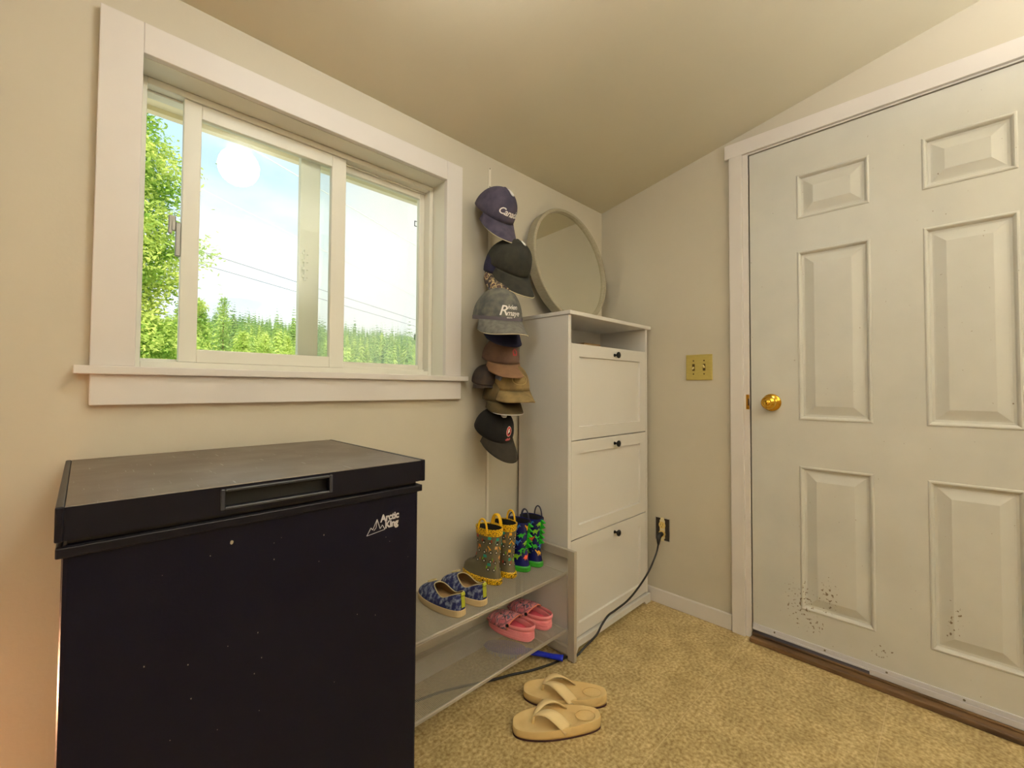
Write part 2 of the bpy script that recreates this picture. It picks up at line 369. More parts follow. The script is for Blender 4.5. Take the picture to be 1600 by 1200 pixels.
scr = obj('insect_screen', B(xb, WX1-.040, .1420, .1424, 1.135, 1.815), SCREEN, win)
for z in (1.678, 1.245):
    c = bp(651, 350 if z > 1.5 else 527, 'y', .139); bm = ring(bmesh.new(), c.x-.010, c.x+.010, c.z-.011, c.z+.011, .0022, .0022, .0022, .0022, .1375, .1405)
    obj('pull_tab', bm, CORD, scr)

# ------------------------------------------------------------------ door_1
door = tag(bpy.data.objects.new('door_1', None), 'worn white six-panel door with a brass knob', 'door', kind='structure'); COL.objects.link(door)
door.location = (0, DY0, 0)
PY = [(-.933, -1.1635), (-1.3045, -1.5225)]
PZ = [(1.9264, 1.7456), (1.6136, .9326), (.7495, .183)]
ys = sorted({DY0-.003, DY1+.003, *[a for p in PY for a in p]}, reverse=True)
zz = sorted({.045, 2.074, *[a for p in PZ for a in p]})
bm = bmesh.new(); G = {}
def gv(y, z, x=0.0):
    k = (round(y, 5), round(z, 5), x)
    if k not in G: G[k] = bm.verts.new((x, y, z))
    return G[k]
for i in range(len(ys)-1):
    for j in range(len(zz)-1):
        if any(abs(ys[i]-p[0]) < 1e-6 for p in PY) and any(abs(zz[j]-q[1]) < 1e-6 for q in PZ): continue
        bm.faces.new((gv(ys[i], zz[j]), gv(ys[i+1], zz[j]), gv(ys[i+1], zz[j+1]), gv(ys[i], zz[j+1])))
y0, y1, z0, z1 = ys[0], ys[-1], zz[0], zz[-1]
q = [bm.verts.new((.042, y, z)) for y, z in ((y0, z0), (y1, z0), (y1, z1), (y0, z1))]; bm.faces.new(q)
for (ea, eb) in (((y0, z0), (y1, z0)), ((y1, z1), (y0, z1))):
    seq = [gv(y, ea[1]) for y in (ys if ea[0] == y0 else ys[::-1])]
    b = [v for v in q if abs(v.co.z-ea[1]) < 1e-5]; b.sort(key=lambda v: v.co.y, reverse=(ea[0] == y0))
    bm.faces.new(seq+b[::-1])
for y in (y0, y1):
    seq = [gv(y, z) for z in zz]; b = sorted([v for v in q if abs(v.co.y-y) < 1e-5], key=lambda v: -v.co.z); bm.faces.new(seq+b)
obj('door_leaf', bm, DOORP, door)
prof = [(0, 0), (.003, -.003), (.007, -.0035), (.011, .000), (.015, .0085), (.022, .0095), (.027, .0085), (.056, -.0005), (.0565, -.0005)]
for (ya, yb) in PY:
    for (zt, zb) in PZ:
        bm = bmesh.new(); rings = []
        for d, x in prof: rings.append([(x, ya-d, zt-d), (x, yb+d, zt-d), (x, yb+d, zb+d), (x, ya-d, zb+d)])
        loft(bm, rings, capb=True)
        obj('door_panel', bm, DOORP, door)
# knob
bm = bmesh.new(); kc = (-.000, -.8365, 1.0)
lathe(bm, [(0, .0), (.036, .0), (.036, .003), (.033, .006), (.026, .009), (.017, .011), (.013, .014), (.0125, .030), (.017, .034), (.026, .040), (.0275, .048), (.025, .056), (.017, .0605), (.015, .062), (.0145, .066), (.010, .071), (0, .0725)], kc, (-1, 0, 0), 40)
obj('door_knob', bm, BRASS, door, smooth=True)
obj('door_sweep', B((-.006, 0, -1.670, -.7585, .040, .064), (-.010, -.006, -1.670, -.7585, .040, .047)), mat('pale aluminium sweep', (206, 206, 214), .4, .15), door, bev=.001)
obj('door_sweep', B(-.012, -.0101, -1.670, -1.143, .030, .050), MATS['pale aluminium sweep'], door, bev=.001)
bm = bmesh.new()
for y in (-.84, -1.01, -1.19, -1.38, -1.56): lathe(bm, [(.0035, 0), (.0035, .0012), (0, .002)], (-.0061, y, .056), (-1, 0, 0), 8)
obj('screw', bm, SCREW, door)
# door casing and threshold
struct('trim_7', B(-.02, 0, -.733, -.680, 0, 2.083), TRIM, 'upright door casing on the latch side', 'door casing', bev=.002)
struct('trim_8', B(-.02, 0, -1.76, -.662, 2.083, 2.146), TRIM, 'head board of the door casing', 'door casing', bev=.002)
struct('trim_9', B(-.02, 0, -1.748, -1.695, 0, 2.083), TRIM, 'upright door casing on the hinge side', 'door casing', bev=.002)
struct('trim_10', B((0.0, .10, DY0, DY0+.004, 0, DZ1+.001), (-.006, .012, DY0+.001, -.733, 0, 2.083), (-.006, 0, -1.695, -.7545, 2.0775, 2.083)), TRIM, 'white door jamb lining beside the latch', 'door jamb')
struct('trim_11', B((-.045, .10, DY1+.001, DY0-.001, 0, .018), (-.012, .10, DY1+.001, DY0-.001, .018, .028)), WOOD, 'worn brown wooden threshold under the door', 'threshold', bev=.003)
sp = thing('strike_plate', 'small brass strike plate on the door jamb beside the knob', 'strike plate', (-.006, -.742, 1.0))
obj('plate', B(-.0085, -.0062, -.7535, -.7405, .968, 1.032), BRASS, sp, bev=.001)
obj('latch_hole', B(-.0092, -.0085, -.7530, -.7480, .985, 1.015), CORD, sp)

# ------------------------------------------------------------------ switch and outlet
sw = thing('light_switch', 'brass two-gang switch plate left of the door', 'light switch', (0, -.538, 1.155))
obj('cover_plate', B(-.006, -.0005, -.599, -.477, 1.096, 1.216), PLATE, sw, bev=.003)
for y in (-.513, -.562):
    up = y < -.53
    bm = B(-.0066, -.006, y-.006, y+.006, 1.140, 1.172); obj('toggle_slot', bm, mat('dark brass shadow', (96, 78, 34), .5, .3), sw)
    bm = bmesh.new(); tube(bm, [(-.006, y, 1.156), (-.019, y, 1.156+(.009 if up else -.009))], [.0045, .0032], 8)
    obj('toggle', bm, mat('ivory toggle', (205, 190, 130), .4), sw, smooth=False)
    for z in (1.125, 1.187):
        bm = bmesh.new(); lathe(bm, [(.0034, 0), (.0034, .001), (0, .0018)], (-.006, y, z), (-1, 0, 0), 10); obj('screw', bm, mat('dark screw', (90, 76, 40), .4, .6), sw)
ol = thing('wall_outlet', 'uncovered cream wall outlet with a black plug, by the cabinet', 'outlet', (0, -.355, .363))
obj('outlet_box', ring(bmesh.new(), 0, 1, 0, 1, 0, 0, 0, 0, 0, 0) if False else B((-.0040, -.0005, -.3915, -.3895, .3075, .4185), (-.0040, -.0005, -.3195, -.3175, .3075, .4185), (-.0040, -.0005, -.3895, -.3195, .3075, .3095), (-.0040, -.0005, -.3895, -.3195, .4165, .4185)), mat('grey box steel', (176, 172, 168), .45, .5), ol)
obj('box_cavity', B(-.0012, -.0004, -.3893, -.3197, .3097, .4163), mat('dark cavity', (46, 40, 32), .9), ol)
bm = B(-.006, -.0012, -.368, -.341, .318, .408); box(bm, -.0065, -.0012, -.364, -.345, .306, .420)
obj('receptacle', bm, mat('cream plastic', (214, 202, 160), .4), ol, bev=.002)
for z in (.384, .342):
    bm = bmesh.new(); lathe(bm, [(.0165, 0), (.0165, .005), (.015, .007), (0, .007)], (-.004, -.3545, z), (-1, 0, 0), 24)
    r_ = obj('socket_face', bm, mat('yellowed plastic', (214, 186, 112), .4), ol)
    obj('slots', B((-.0114, -.0108, -.3495, -.3480, z-.001, z+.008), (-.0114, -.0108, -.3610, -.3595, z-.001, z+.008), (-.0114, -.0108, -.3565, -.3525, z-.010, z-.006)), CORD, r_)

# ------------------------------------------------------------------ ceiling lamp (gives the room its light)
lp = (-1.55, -.80, zc(-.80))
lt = thing('ceiling_light', 'round white globe ceiling light mirrored in the window glass', 'ceiling light', lp)
bm = bmesh.new(); lathe(bm, [(0, 0.0), (.060, .0), (.064, .012), (.050, .022), (.030, .026)], lp, (0, 0, -1), 40); obj('lamp_base', bm, WHITEP, lt, smooth=False)
bm = bmesh.new(); gr = .085; lathe(bm, [(.028, .024)]+[(gr*math.sin(R(a)), .024+gr*.96-gr*math.cos(R(a))) for a in range(18, 176, 8)]+[(0, .024+gr*1.96)], lp, (0, 0, -1), 40); obj('lamp_shade', bm, LAMP, lt, smooth=True)
# two unseen uplighters added behind the camera to brighten the whole room
for (x, y, lab, um) in ((-3.02, -2.72, 'unseen black uplighter added as fill in the far corner behind the camera', UPL2), (-1.10, -2.70, 'unseen black uplighter added as fill at the middle of the wall opposite the window', UPL)):
    ft = thing('fill_uplighter', lab, 'fill uplighter', (x, y, 0))
    bm = bmesh.new(); lathe(bm, [(0, 0), (.13, 0), (.13, .015), (.02, .03), (0, .03)], (x, y, 0), (0, 0, 1), 32); obj('base', bm, BLKNOB, ft)
    bm = bmesh.new(); lathe(bm, [(.012, .028), (.012, 1.66)], (x, y, 0), (0, 0, 1), 16); obj('pole', bm, BLKNOB, ft, smooth=True)
    bm = bmesh.new(); lathe(bm, [(0, 1.65), (.03, 1.65), (.10, 1.70), (.16, 1.78), (.158, 1.78), (.10, 1.705), (0, 1.66)], (x, y, 0), (0, 0, 1), 32); sh_ = obj('lamp_shade', bm, BLKNOB, ft, smooth=True)
    bm = bmesh.new(); lathe(bm, [(0, 1.735), (.13, 1.755), (0, 1.765)], (x, y, 0), (0, 0, 1), 32); obj('bulb', bm, um, sh_, smooth=True)

nl = thing('warm_fill_light', 'small unseen plug-in fill light with a warm glow on the wall left of the freezer', 'fill light', (-2.62, -.014, .32))  # added lamp out of view, warms the low wall left of the freezer
obj('housing', B((-2.65, -2.59, -.020, -.0005, .26, .37), (-2.67, -2.57, -.075, -.0005, .372, .376)), WHITEP, nl, bev=.004)  # top plate is a hood keeping the added glow off the ceiling
bm = bmesh.new(); lathe(bm, [(0, .056), (.020, .050), (.030, .035), (.034, .020)], (-2.62, 0, .33), (0, -1, 0), 20); obj('lens', bm, WARM, nl, smooth=True)

# ------------------------------------------------------------------ chest freezer
fz = thing('chest_freezer', 'black chest freezer with a scratched lid below the window', 'chest freezer', (-1.786, -.275, 0))
FL, FR, FF, FB = -2.0725, -1.5015, -.533, -.022
bm = B(FL+.007, FR-.007, FF+.014, FB-.004, .025, .838); rc = random.Random(12)
for k in range(27):                       # chips in the paint
    x, z, r_ = (-1.868, .795, .0032) if k == 0 else (rc.uniform(FL+.03, FR-.02), rc.uniform(.45, .80), rc.uniform(.0004, .0012))
    fc = bm.faces.new([bm.verts.new((x+r_*math.cos(a)*rc.uniform(.6, 1.0), FF+.0136, z+r_*math.sin(a)*rc.uniform(.8, 1.5))) for a in [2*math.pi*q/7 for q in range(7)]]); fc.material_index = 1
obj('freezer_body', bm, [BODYB, mat('chipped paint white', (168, 158, 140), .7)], fz, bev=.006)
obj('rim_strip', B((FL+.001, FR-.001, FF+.007, FF+.014, .822, .8365), (FL+.001, FL+.007, FF+.014, FB-.004, .822, .8365), (FR-.007, FR-.001, FF+.014, FB-.004, .822, .8365)), BLACK, fz, bev=.002)
obj('lid_gasket', B(FL+.012, FR-.012, FF+.018, FB-.004, .8385, .847), CORD, fz)
hx0, hx1, hz0, hz1 = -1.884, -1.712, .8565, .8845
lid = obj('lid', B((FL+.009, hx0, FF+.0, FF+.02, .847, .8915), (hx1, FR-.009, FF+.0, FF+.02, .847, .8915), (hx0, hx1, FF, FF+.02, .847, hz0), (hx0, hx1, FF, FF+.02, hz1, .8915),
    (FL+.009, FR-.009, FF+.02, FB, .847, .8905)), BLACK, fz)
obj('lid_end_cap', B(FL, FL+.009, FF-.002, FB, .846, .893), BLACK, lid, bev=.002)
obj('lid_end_cap', B(FR-.009, FR, FF-.002, FB, .846, .893), BLACK, lid, bev=.002)
obj('lid_top', B(FL+.0092, FR-.0092, FF+.002, FB, .8906, .8926), LIDTOP, lid, bev=.001)
bm = ring(bmesh.new(), hx0-.004, hx1+.004, hz0-.003, hz1+.003, .006, .006, .005, .005, FF-.003, FF+.002)
obj('handle_rim', bm, mat('grey black plastic', (44, 46, 54), .35), lid, bev=.0015)
obj('handle_recess', B((hx0, hx1, FF+.018, FF+.0195, hz0, hz1), (hx0, hx1, FF+.004, FF+.018, hz1-.002, hz1)), mat('deep black plastic', (8, 8, 8), .6), lid)
for x in (FL+.05, FR-.05):
    for y in (FF+.06, FB-.05):
        bm = bmesh.new(); lathe(bm, [(0, 0), (.018, 0), (.018, .025), (0, .025)], (x, y, 0), (0, 0, 1), 12); obj('foot', bm, CORD, fz)
LY = FF+.0134
def onface(x, z): return (x, LY, z)
vs, fs = text_polys('Arctic', .0200, .0, .0009, .95); bm = bmesh.new(); put(bm, vs, fs, lambda a, b: (-1.600+a*.90, LY, .7715+b+a*.04))
vs, fs = text_polys('King', .0195, .0, .0009, .95); put(bm, vs, fs, lambda a, b: (-1.590+a*.92, LY, .7565+b+a*.04))
pk = [(-1.6305, .7495), (-1.6215, .7640), (-1.6175, .7590), (-1.6080, .7790), (-1.6010, .7580), (-1.5960, .7650), (-1.5900, .7545)]
def stroke(bm, P, w, f):
    for (a, b), (c, d) in zip(P, P[1:]):
        t = math.hypot(c-a, d-b); nx, ny = -(d-b)/t*w, (c-a)/t*w
        bm.faces.new([bm.verts.new(f(*p)) for p in ((a+nx, b+ny), (a-nx, b-ny), (c-nx, d-ny), (c+nx, d+ny))])
stroke(bm, pk, .0008, onface); stroke(bm, [(-1.6305, .7495), (-1.5900, .7545)], .0006, onface)
stroke(bm, [(-1.6080, .7790), (-1.6100, .7620), (-1.6150, .7570)], .0007, onface)
obj('brand_lettering', bm, LOGO, fz)

# ------------------------------------------------------------------ shoe cabinet
cb = thing('shoe_cabinet', 'tall white shoe cabinet in the corner with three tilt-out doors', 'shoe cabinet', (-.35, -.15, 0))
CX0, CX1, CF, CT = -.672, -.030, -.290, 1.352
obj('side_panel', B(CX0, CX0+.019, CF, -.016, .045, CT), CABW, cb, bev=.0012)
obj('side_panel', B(CX1-.019, CX1, CF, -.016, .045, CT), CABW, cb, bev=.0012)
obj('back_panel', B(CX0+.019, CX1-.019, -.024, -.017, .045, CT), CABW, cb)
obj('top_panel', B(CX0-.004, -.014, CF-.012, -.001, CT, CT+.0165), CABW, cb, bev=.002)
obj('shelf', B(CX0+.019, CX1-.019, CF+.03, -.024, 1.205, 1.22), CABW, cb)
bm = bmesh.new(); x0, x1 = CX0-.002, CX1+.008
poly = [(x0, 0), (x0+.045, 0), (x0+.060, .018), (x1-.060, .018), (x1-.045, 0), (x1, 0), (x1, .036), (x1-.002, .044), (x0+.002, .044), (x0, .036)]
a = [bm.verts.new((x, CF-.012, z)) for x, z in poly]; b = [bm.verts.new((x, CF+.01, z)) for x, z in poly]
bm.faces.new(a); bm.faces.new(b[::-1])
for i in range(len(a)): bm.faces.new((a[i], b[i], b[(i+1) % len(a)], a[(i+1) % len(a)]))
box(bm, x0, x0+.018, CF+.01, -.016, 0, .0445); box(bm, x1-.026, x1-.008, CF+.01, -.016, 0, .0445)
obj('plinth', bm, CABW, cb, bev=.0015)
for zb_, zt_ in ((.8435, 1.238), (.4455, .8395), (.050, .4415)):
    dx0, dx1 = CX0+.0205, CX1-.0205; bm = bmesh.new(); fw = .052
    outer = [(dx0, zb_), (dx1, zb_), (dx1, zt_), (dx0, zt_)]
    def rr(d, y): return [(dx0+d, y, zb_+d), (dx1-d, y, zb_+d), (dx1-d, y, zt_-d), (dx0+d, y, zt_-d)]
    loft(bm, [rr(0, CF+.016), rr(0, CF+.001), rr(.0012, CF), rr(fw, CF), rr(fw+.0022, CF+.0085), rr(fw+.003, CF+.0085)], capa=True, capb=True)
    d_ = obj('cabinet_door', bm, CABW, cb)
    kx, kz = -.333, zt_-.032; bm = bmesh.new()
    lathe(bm, [(.0075, 0), (.0065, .003), (.0050, .007), (.0055, .014), (.0125, .018), (.0145, .021), (.0140, .025), (.009, .028), (0, .029)], (kx, CF, kz), (0, -1, 0), 24)
    obj('knob', bm, BLKNOB, d_, smooth=True)
tb = obj('cardboard_box', B(-.44, -.31, -.20, -.08, 1.2205, 1.262), mat('brown cardboard', (146, 118, 78), .7, noise=.1)); tag(tb, 'flat brown box lying in the open niche of the white cabinet', 'box')

# ------------------------------------------------------------------ round mirror on the cabinet
MX, MR, MB, MD = -.374, .279, .13, .048
mr = thing('round_mirror', 'round grey-framed mirror leaning on top of the white cabinet', 'mirror', (MX, -.08, CT+.0165))
yb = -.004-MR*math.sin(MB); zb_ = CT+.0168+MR*math.cos(MB)+MD*0
nrm = Vector((0, -math.cos(MB), math.sin(MB))); cc = Vector((MX, yb, zb_))
MFR = mat('grey weathered wood', (150, 142, 120), .6, rgb2=(162, 154, 132), nscale=60, stretch=(1, 1, 6))
bm = bmesh.new(); lathe(bm, [(0, 0), (MR, 0), (MR+.0005, MD-.003), (MR-.002, MD), (MR-.013, MD), (MR-.015, MD-.003), (MR-.016, MD-.012), (MR-.018, MD-.014)], cc, nrm, 96); obj('mirror_frame', bm, MFR, mr, smooth=False)
bm = bmesh.new(); lathe(bm, [(0, MD-.013), (MR-.018, MD-.013)], cc, nrm, 96); obj('mirror_glass', bm, MIRROR, mr)

# ------------------------------------------------------------------ shoe rack
rk = thing('shoe_rack', 'two-tier silver mesh shoe rack between freezer and cabinet', 'shoe rack', (-1.05, -.18, 0))
RX0, RX1, RF, RB = -1.452, -.6765, -.338, -.020
def endframe(x0, x1):
    bm = bmesh.new(); z1 = .424
    box(bm, x0, x1, RF, RF+.032, .004, z1); box(bm, x0, x1, RB-.032, RB, .004, z1)
    box(bm, x0, x1, RF+.032, RB-.032, z1-.034, z1); box(bm, x0, x1, RF+.032, RB-.032, .020, .050)
    return bm
for x0, x1 in ((RX1-.017, RX1), (RX0, RX0+.017)):
    e = obj('end_frame', endframe(x0, x1), SILV, rk, bev=.002)
    for y in (RF+.016, RB-.016):
        bm = bmesh.new(); lathe(bm, [(0, 0), (.006, 0), (.006, .004), (0, .004)], ((x0+x1)/2, y, 0), (0, 0, 1), 8); obj('foot_pad', bm, CORD, e)
sx0, sx1, sf, sb = RX0+.018, RX1-.018, -.300, -.040
SHZ = (.337, .118)
for zs_ in SHZ:
    bm = bmesh.new(); p = .0050; w = .00045
    n = int((sx1-sx0)/p)
    for i in range(n+1): x = sx0+p*i; box(bm, x-w, x+w, sf, sb, zs_-.0005, zs_+.0003)
    n = int((sb-sf)/p)
    for i in range(n+1): y = sf+p*i; box(bm, sx0, sx1, y-w, y+w, zs_-.0004, zs_+.0004)
    sh = obj('mesh_shelf', bm, WIRE, rk)
    bm = bmesh.new()
    tube(bm, [(sx0, sf-.003, zs_+.001), (sx1, sf-.003, zs_+.001)], .0035, 10); obj('front_rail', bm, SILV, sh, smooth=True); bm = bmesh.new(); tube(bm, [(sx0, sf+.001, zs_-.008), (sx1, sf+.001, zs_-.008)], .003, 10)
    obj('front_rail', bm, SILV, sh, smooth=True)
    bm = bmesh.new(); tube(bm, [(sx0, sb+.003, zs_-.0036), (sx1, sb+.003, zs_-.0036)], .0035, 10); obj('back_rail', bm, SILV, sh, smooth=True)
    bm = bmesh.new(); tube(bm, [(sx1-.003, sf, zs_-.0032), (sx1-.003, sb, zs_-.0032)], .003, 8); obj('side_rail', bm, SILV, sh, smooth=True); bm = bmesh.new(); tube(bm, [(sx0+.003, sf, zs_-.0032), (sx0+.003, sb, zs_-.0032)], .003, 8); obj('side_rail', bm, SILV, sh, smooth=True)

# ------------------------------------------------------------------ caps on the strap
random.seed(4)
RXC, RYC, HCAP = .082, .098, .108
def cexp(th): return .98-.30*math.cos(th)      # steep front panels, sloping back
def crown_pt(s, th, z):
    """point on the crown at azimuth th (0 = front) and height z (cap frame)"""
    ph = math.asin(min(1, max(0, z/(HCAP*s)))**(1/.95)) if z > 0 else 0
    c = max(0, math.cos(ph))**cexp(th)
    return Vector((RXC*s*math.sin(th)*c, -RYC*s*math.cos(th)*c, z))
def cap(name, label, loc, tilt, yaw, s, crown, bill=None, roll=0, edge=None, text=None, Lb=.088, droop=.03, slope=.42, vbt=None, band=None):
    t = thing(name, label, 'cap', loc, 0, 'baseball caps on the hanging strap')
    t.rotation_mode = 'XYZ'
    M = Matrix.Rotation(yaw, 3, 'Z') @ Matrix.Rotation(tilt, 3, 'X') @ Matrix.Rotation(roll, 3, 'Y')
    t.rotation_euler = M.to_euler('XYZ')
    rx, ry, h = RXC*s, RYC*s, HCAP*s
    bm = bmesh.new(); rings = []
    for k in range(13):
        ph = math.pi/2*k/13
        ring_ = []
        for j in range(48):
            th = 2*math.pi*j/48; c = math.cos(ph)**cexp(th); g = 1-.016*(1 if j % 8 == 0 else 0)*math.sin(min(1, ph*3))      # seams pull in
            w_ = 1+.012*math.sin(th*5+k*.7+loc[2]*40)*math.sin(ph*2)
            ring_.append((rx*math.sin(th)*c*g*w_, -ry*math.cos(th)*c*g*w_, h*math.sin(ph)**.95))
        rings.append(ring_)
    loft(bm, rings); top = bm.verts.new((0, 0, h*.995)); bm.verts.ensure_lookup_table()
    last = bm.verts[-49:-1]
    for j in range(48): bm.faces.new((last[j], last[(j+1) % 48], top))
    cro = obj('crown', bm, crown, t, smooth=True, world=False, solid=.0016)
    bm = bmesh.new(); lathe(bm, [(.007*s, 0), (.006*s, .003), (0, .0045)], (0, 0, h*.99), (0, 0, 1), 12); obj('button', bm, crown, cro, smooth=True, world=False)
    if band:
        bm = bmesh.new(); loft(bm, [[(rx*1.012*math.sin(2*math.pi*j/48), -ry*1.012*math.cos(2*math.pi*j/48), z) for j in range(48)] for z in (-.001, .012*s)]); obj('sweatband', bm, band, cro, smooth=True, world=False)
    bm = bmesh.new(); rows = []; edgep = []
    nu = 33
    for i in range(nu):
        u = -1+2*i/(nu-1); a = R(68)*u; bx, by = rx*math.sin(a), -ry*math.cos(a); row = []
        for j in range(7):
            v_ = j/6; d = Lb*s*max(0, math.cos(u*math.pi/2))**.6*v_; x = bx*(1+.06*v_)
            row.append((x, by-d, -v_*(droop*s*(x/rx)**2)-slope*d))
        rows.append(row); edgep.append(row[-1])
    loft(bm, rows, closed=False)
    bl = obj('bill', bm, bill or crown, t, smooth=True, world=False, solid=.003)
    if edge:
        bm = bmesh.new(); tube(bm, [(x, y, z+.001) for x, y, z in edgep], .0014*s, 6); obj('bill_piping', bm, edge, bl, smooth=True, world=False)
    if text: text(t, cro, s)
    return t
def decal(bmk, s, f2):  # map (a, b) metres centred on the front at height z0
    pass
def cap_map(s, z0, th0=0.0, off=.0022, up=0):
    def f(a, b):
        z = z0+b*.93; th = th0+a/(RYC*s*.86)
        p = crown_pt(s, th, z); n = Vector((p.x/(RXC*s)**2, p.y/(RYC*s)**2, max(0, z)/(HCAP*s)**2*.6)).normalized()
        return p+n*off
    return f
def put_text(parent, cro, s, string, size, z0, th0, m, shear=.35, bold=.0008, dy=0, da=0, slope_=0, name='lettering'):
    vs, fs = text_polys(string, size, shear, bold, .95); w = max(v[0] for v in vs)
    f = cap_map(s, z0, th0); bm = bmesh.new(); put(bm, vs, fs, lambda a, b: f(a-w/2+da, b+dy+slope_*(a-w/2)))
    return obj(name, bm, m, cro, world=False)
NAVY = mat('faded navy cotton', (54, 51, 70), .9, rgb2=(74, 67, 84), nscale=30, bump=.4, bscale=600)
DGRN = mat('washed black cotton', (30, 30, 26), .9, rgb2=(48, 46, 36), nscale=30, bump=.4, bscale=600)
GDEN = mat('grey washed denim', (74, 76, 76), .9, rgb2=(108, 106, 96), nscale=36, bump=.5, bscale=500)
GBIL = mat('pale grey denim', (112, 110, 102), .9, rgb2=(94, 92, 86), nscale=60, bump=.5, bscale=500)
DNAV = mat('dark navy cotton', (24, 26, 58), .9, rgb2=(34, 34, 66), nscale=30, bump=.3, bscale=500)
BRWN = mat('mauve brown twill', (94, 72, 64), .9, rgb2=(110, 84, 70), nscale=30, bump=.3, bscale=500)
TANB = mat('light brown twill', (130, 98, 74), .9, rgb2=(142, 108, 80), nscale=30, bump=.3, bscale=500)
KHAK = mat('khaki canvas', (112, 94, 60), .9, rgb2=(142, 120, 76), nscale=26, bump=.5, bscale=400)
OLIV = mat('dark olive canvas', (66, 56, 32), .9, rgb2=(86, 70, 38), nscale=26, bump=.4, bscale=400)
BLKC = mat('black cotton', (15, 13, 13), .95, rgb2=(24, 22, 19), nscale=40, bump=.4, bscale=500)
BLKB = mat('faded black cotton', (38, 32, 25), .95, rgb2=(48, 41, 31), nscale=40, bump=.4, bscale=500)
BRMS = mat('brown black cotton', (66, 52, 42), .9, rgb2=(40, 34, 34), nscale=30, bump=.4, bscale=400)
WTHR = mat('white thread', (228, 224, 220), .8); CRMT = mat('cream piping', (206, 196, 166), .8); REDT = mat('red thread', (190, 52, 62), .8); GRYS = mat('grey fabric', (122, 124, 140), .85)
BLUE = mat('bright blue piping', (44, 92, 170), .7)
def voro(name, cols, scale, rough=.9):
    m = bpy.data.materials.new(name); m.use_nodes = True; MATS[name] = m; p = m.node_tree.nodes['Principled BSDF']; p.inputs['Roughness'].default_value = rough
    t = N(m, 'ShaderNodeTexCoord'); n = N(m, 'ShaderNodeTexNoise'); n.inputs['Scale'].default_value = scale*.8; n.inputs['Detail'].default_value = 1
    L(m, t.outputs['Object'], n.inputs['Vector'])
    r = N(m, 'ShaderNodeValToRGB'); r.color_ramp.interpolation = 'CONSTANT'; els = r.color_ramp.elements
    pos = [0, .42, .48, .53, .58, .63][:len(cols)]
    els[0].position = 0; els[0].color = lin(cols[0]); els[1].position = pos[1]; els[1].color = lin(cols[1])
    for q_, c in zip(pos[2:], cols[2:]): e = els.new(q_); e.color = lin(c)
    L(m, n.outputs['Fac'], r.inputs[0]); L(m, r.outputs[0], p.inputs['Base Color']); return m
CAMO = voro('camouflage cotton', [(48, 40, 44), (92, 78, 66), (128, 112, 88), (202, 178, 126), (84, 66, 62)], 55)
def canada(t, cro, s): put_text(t, cro, s, 'Canada', .036, .030, .02, WTHR, shear=.35, bold=.0006, slope_=-.05)
def riven(t, cro, s):
    put_text(t, cro, s, 'R', .056, .020, -.20, WTHR, shear=.25, bold=.0004)
    put_text(t, cro, s, 'ivien', .026, .043, .20, WTHR, shear=.35, bold=.0003)
    put_text(t, cro, s, 'maye', .030, .020, .24, WTHR, shear=.35, bold=.0004)
    put_text(t, cro, s, 'SOUTH', .007, .010, .06, WTHR, shear=0, bold=.0002)
def redlogo(t, cro, s):
    f = cap_map(s, .048, .12, .0016); bm = bmesh.new()
    n = 28; o_ = disc_pts(0, 0, .016, n); i_ = disc_pts(0, 0, .0145, n)
    def e(a, b): return f(a*.85, b*1.25)
    for i in range(n): bm.faces.new([bm.verts.new(e(*p)) for p in (o_[i], o_[(i+1) % n], i_[(i+1) % n], i_[i])])
    obj('emblem_outline', bm, WTHR, cro, world=False)
    bm = bmesh.new(); i2 = disc_pts(0, 0, .0095, n)
    for i in range(n): bm.faces.new([bm.verts.new(e(*p)) for p in (i_[i], i_[(i+1) % n], i2[(i+1) % n], i2[i])])
    obj('emblem_ring', bm, REDT, cro, world=False)
    bm = bmesh.new(); ngon([(-.006, .004), (-.002, .0095), (.004, .008), (.003, .003), (.006, -.002), (.001, -.001), (-.004, -.005), (-.008, -.006)], e, bm); obj('emblem_figure', bm, WTHR, cro, world=False)
    put_text(t, cro, s, 'club', .0150, .014, .12, mat('pink thread', (206, 96, 104), .8), shear=.1, bold=.0009)
def badge(t, cro, s):
    f = cap_map(s, .045, .10, .002); bm = bmesh.new(); n = 30; o_ = disc_pts(0, 0, .036, n); i_ = disc_pts(0, 0, .0325, n)
    for i in range(n): bm.faces.new([bm.verts.new(f(a, b*.62)) for a, b in (o_[i], o_[(i+1) % n], i_[(i+1) % n], i_[i])])
    for k in range(9):
        x = -.022+.0055*k; bm.faces.new([bm.verts.new(f(*p)) for p in ((x, -.008), (x+.002, -.008), (x+.002, .010), (x, .010))])
    obj('embroidered_badge', bm, mat('tan thread', (170, 150, 98), .8), cro, world=False)
def brownlogo(t, cro, s):
    f = cap_map(s, .045, .35, .002); bm = bmesh.new(); ngon([(-.010, -.012), (.012, -.012), (.014, .004), (0, .016), (-.012, .006)], f, bm); obj('emblem', bm, REDT, cro, world=False)
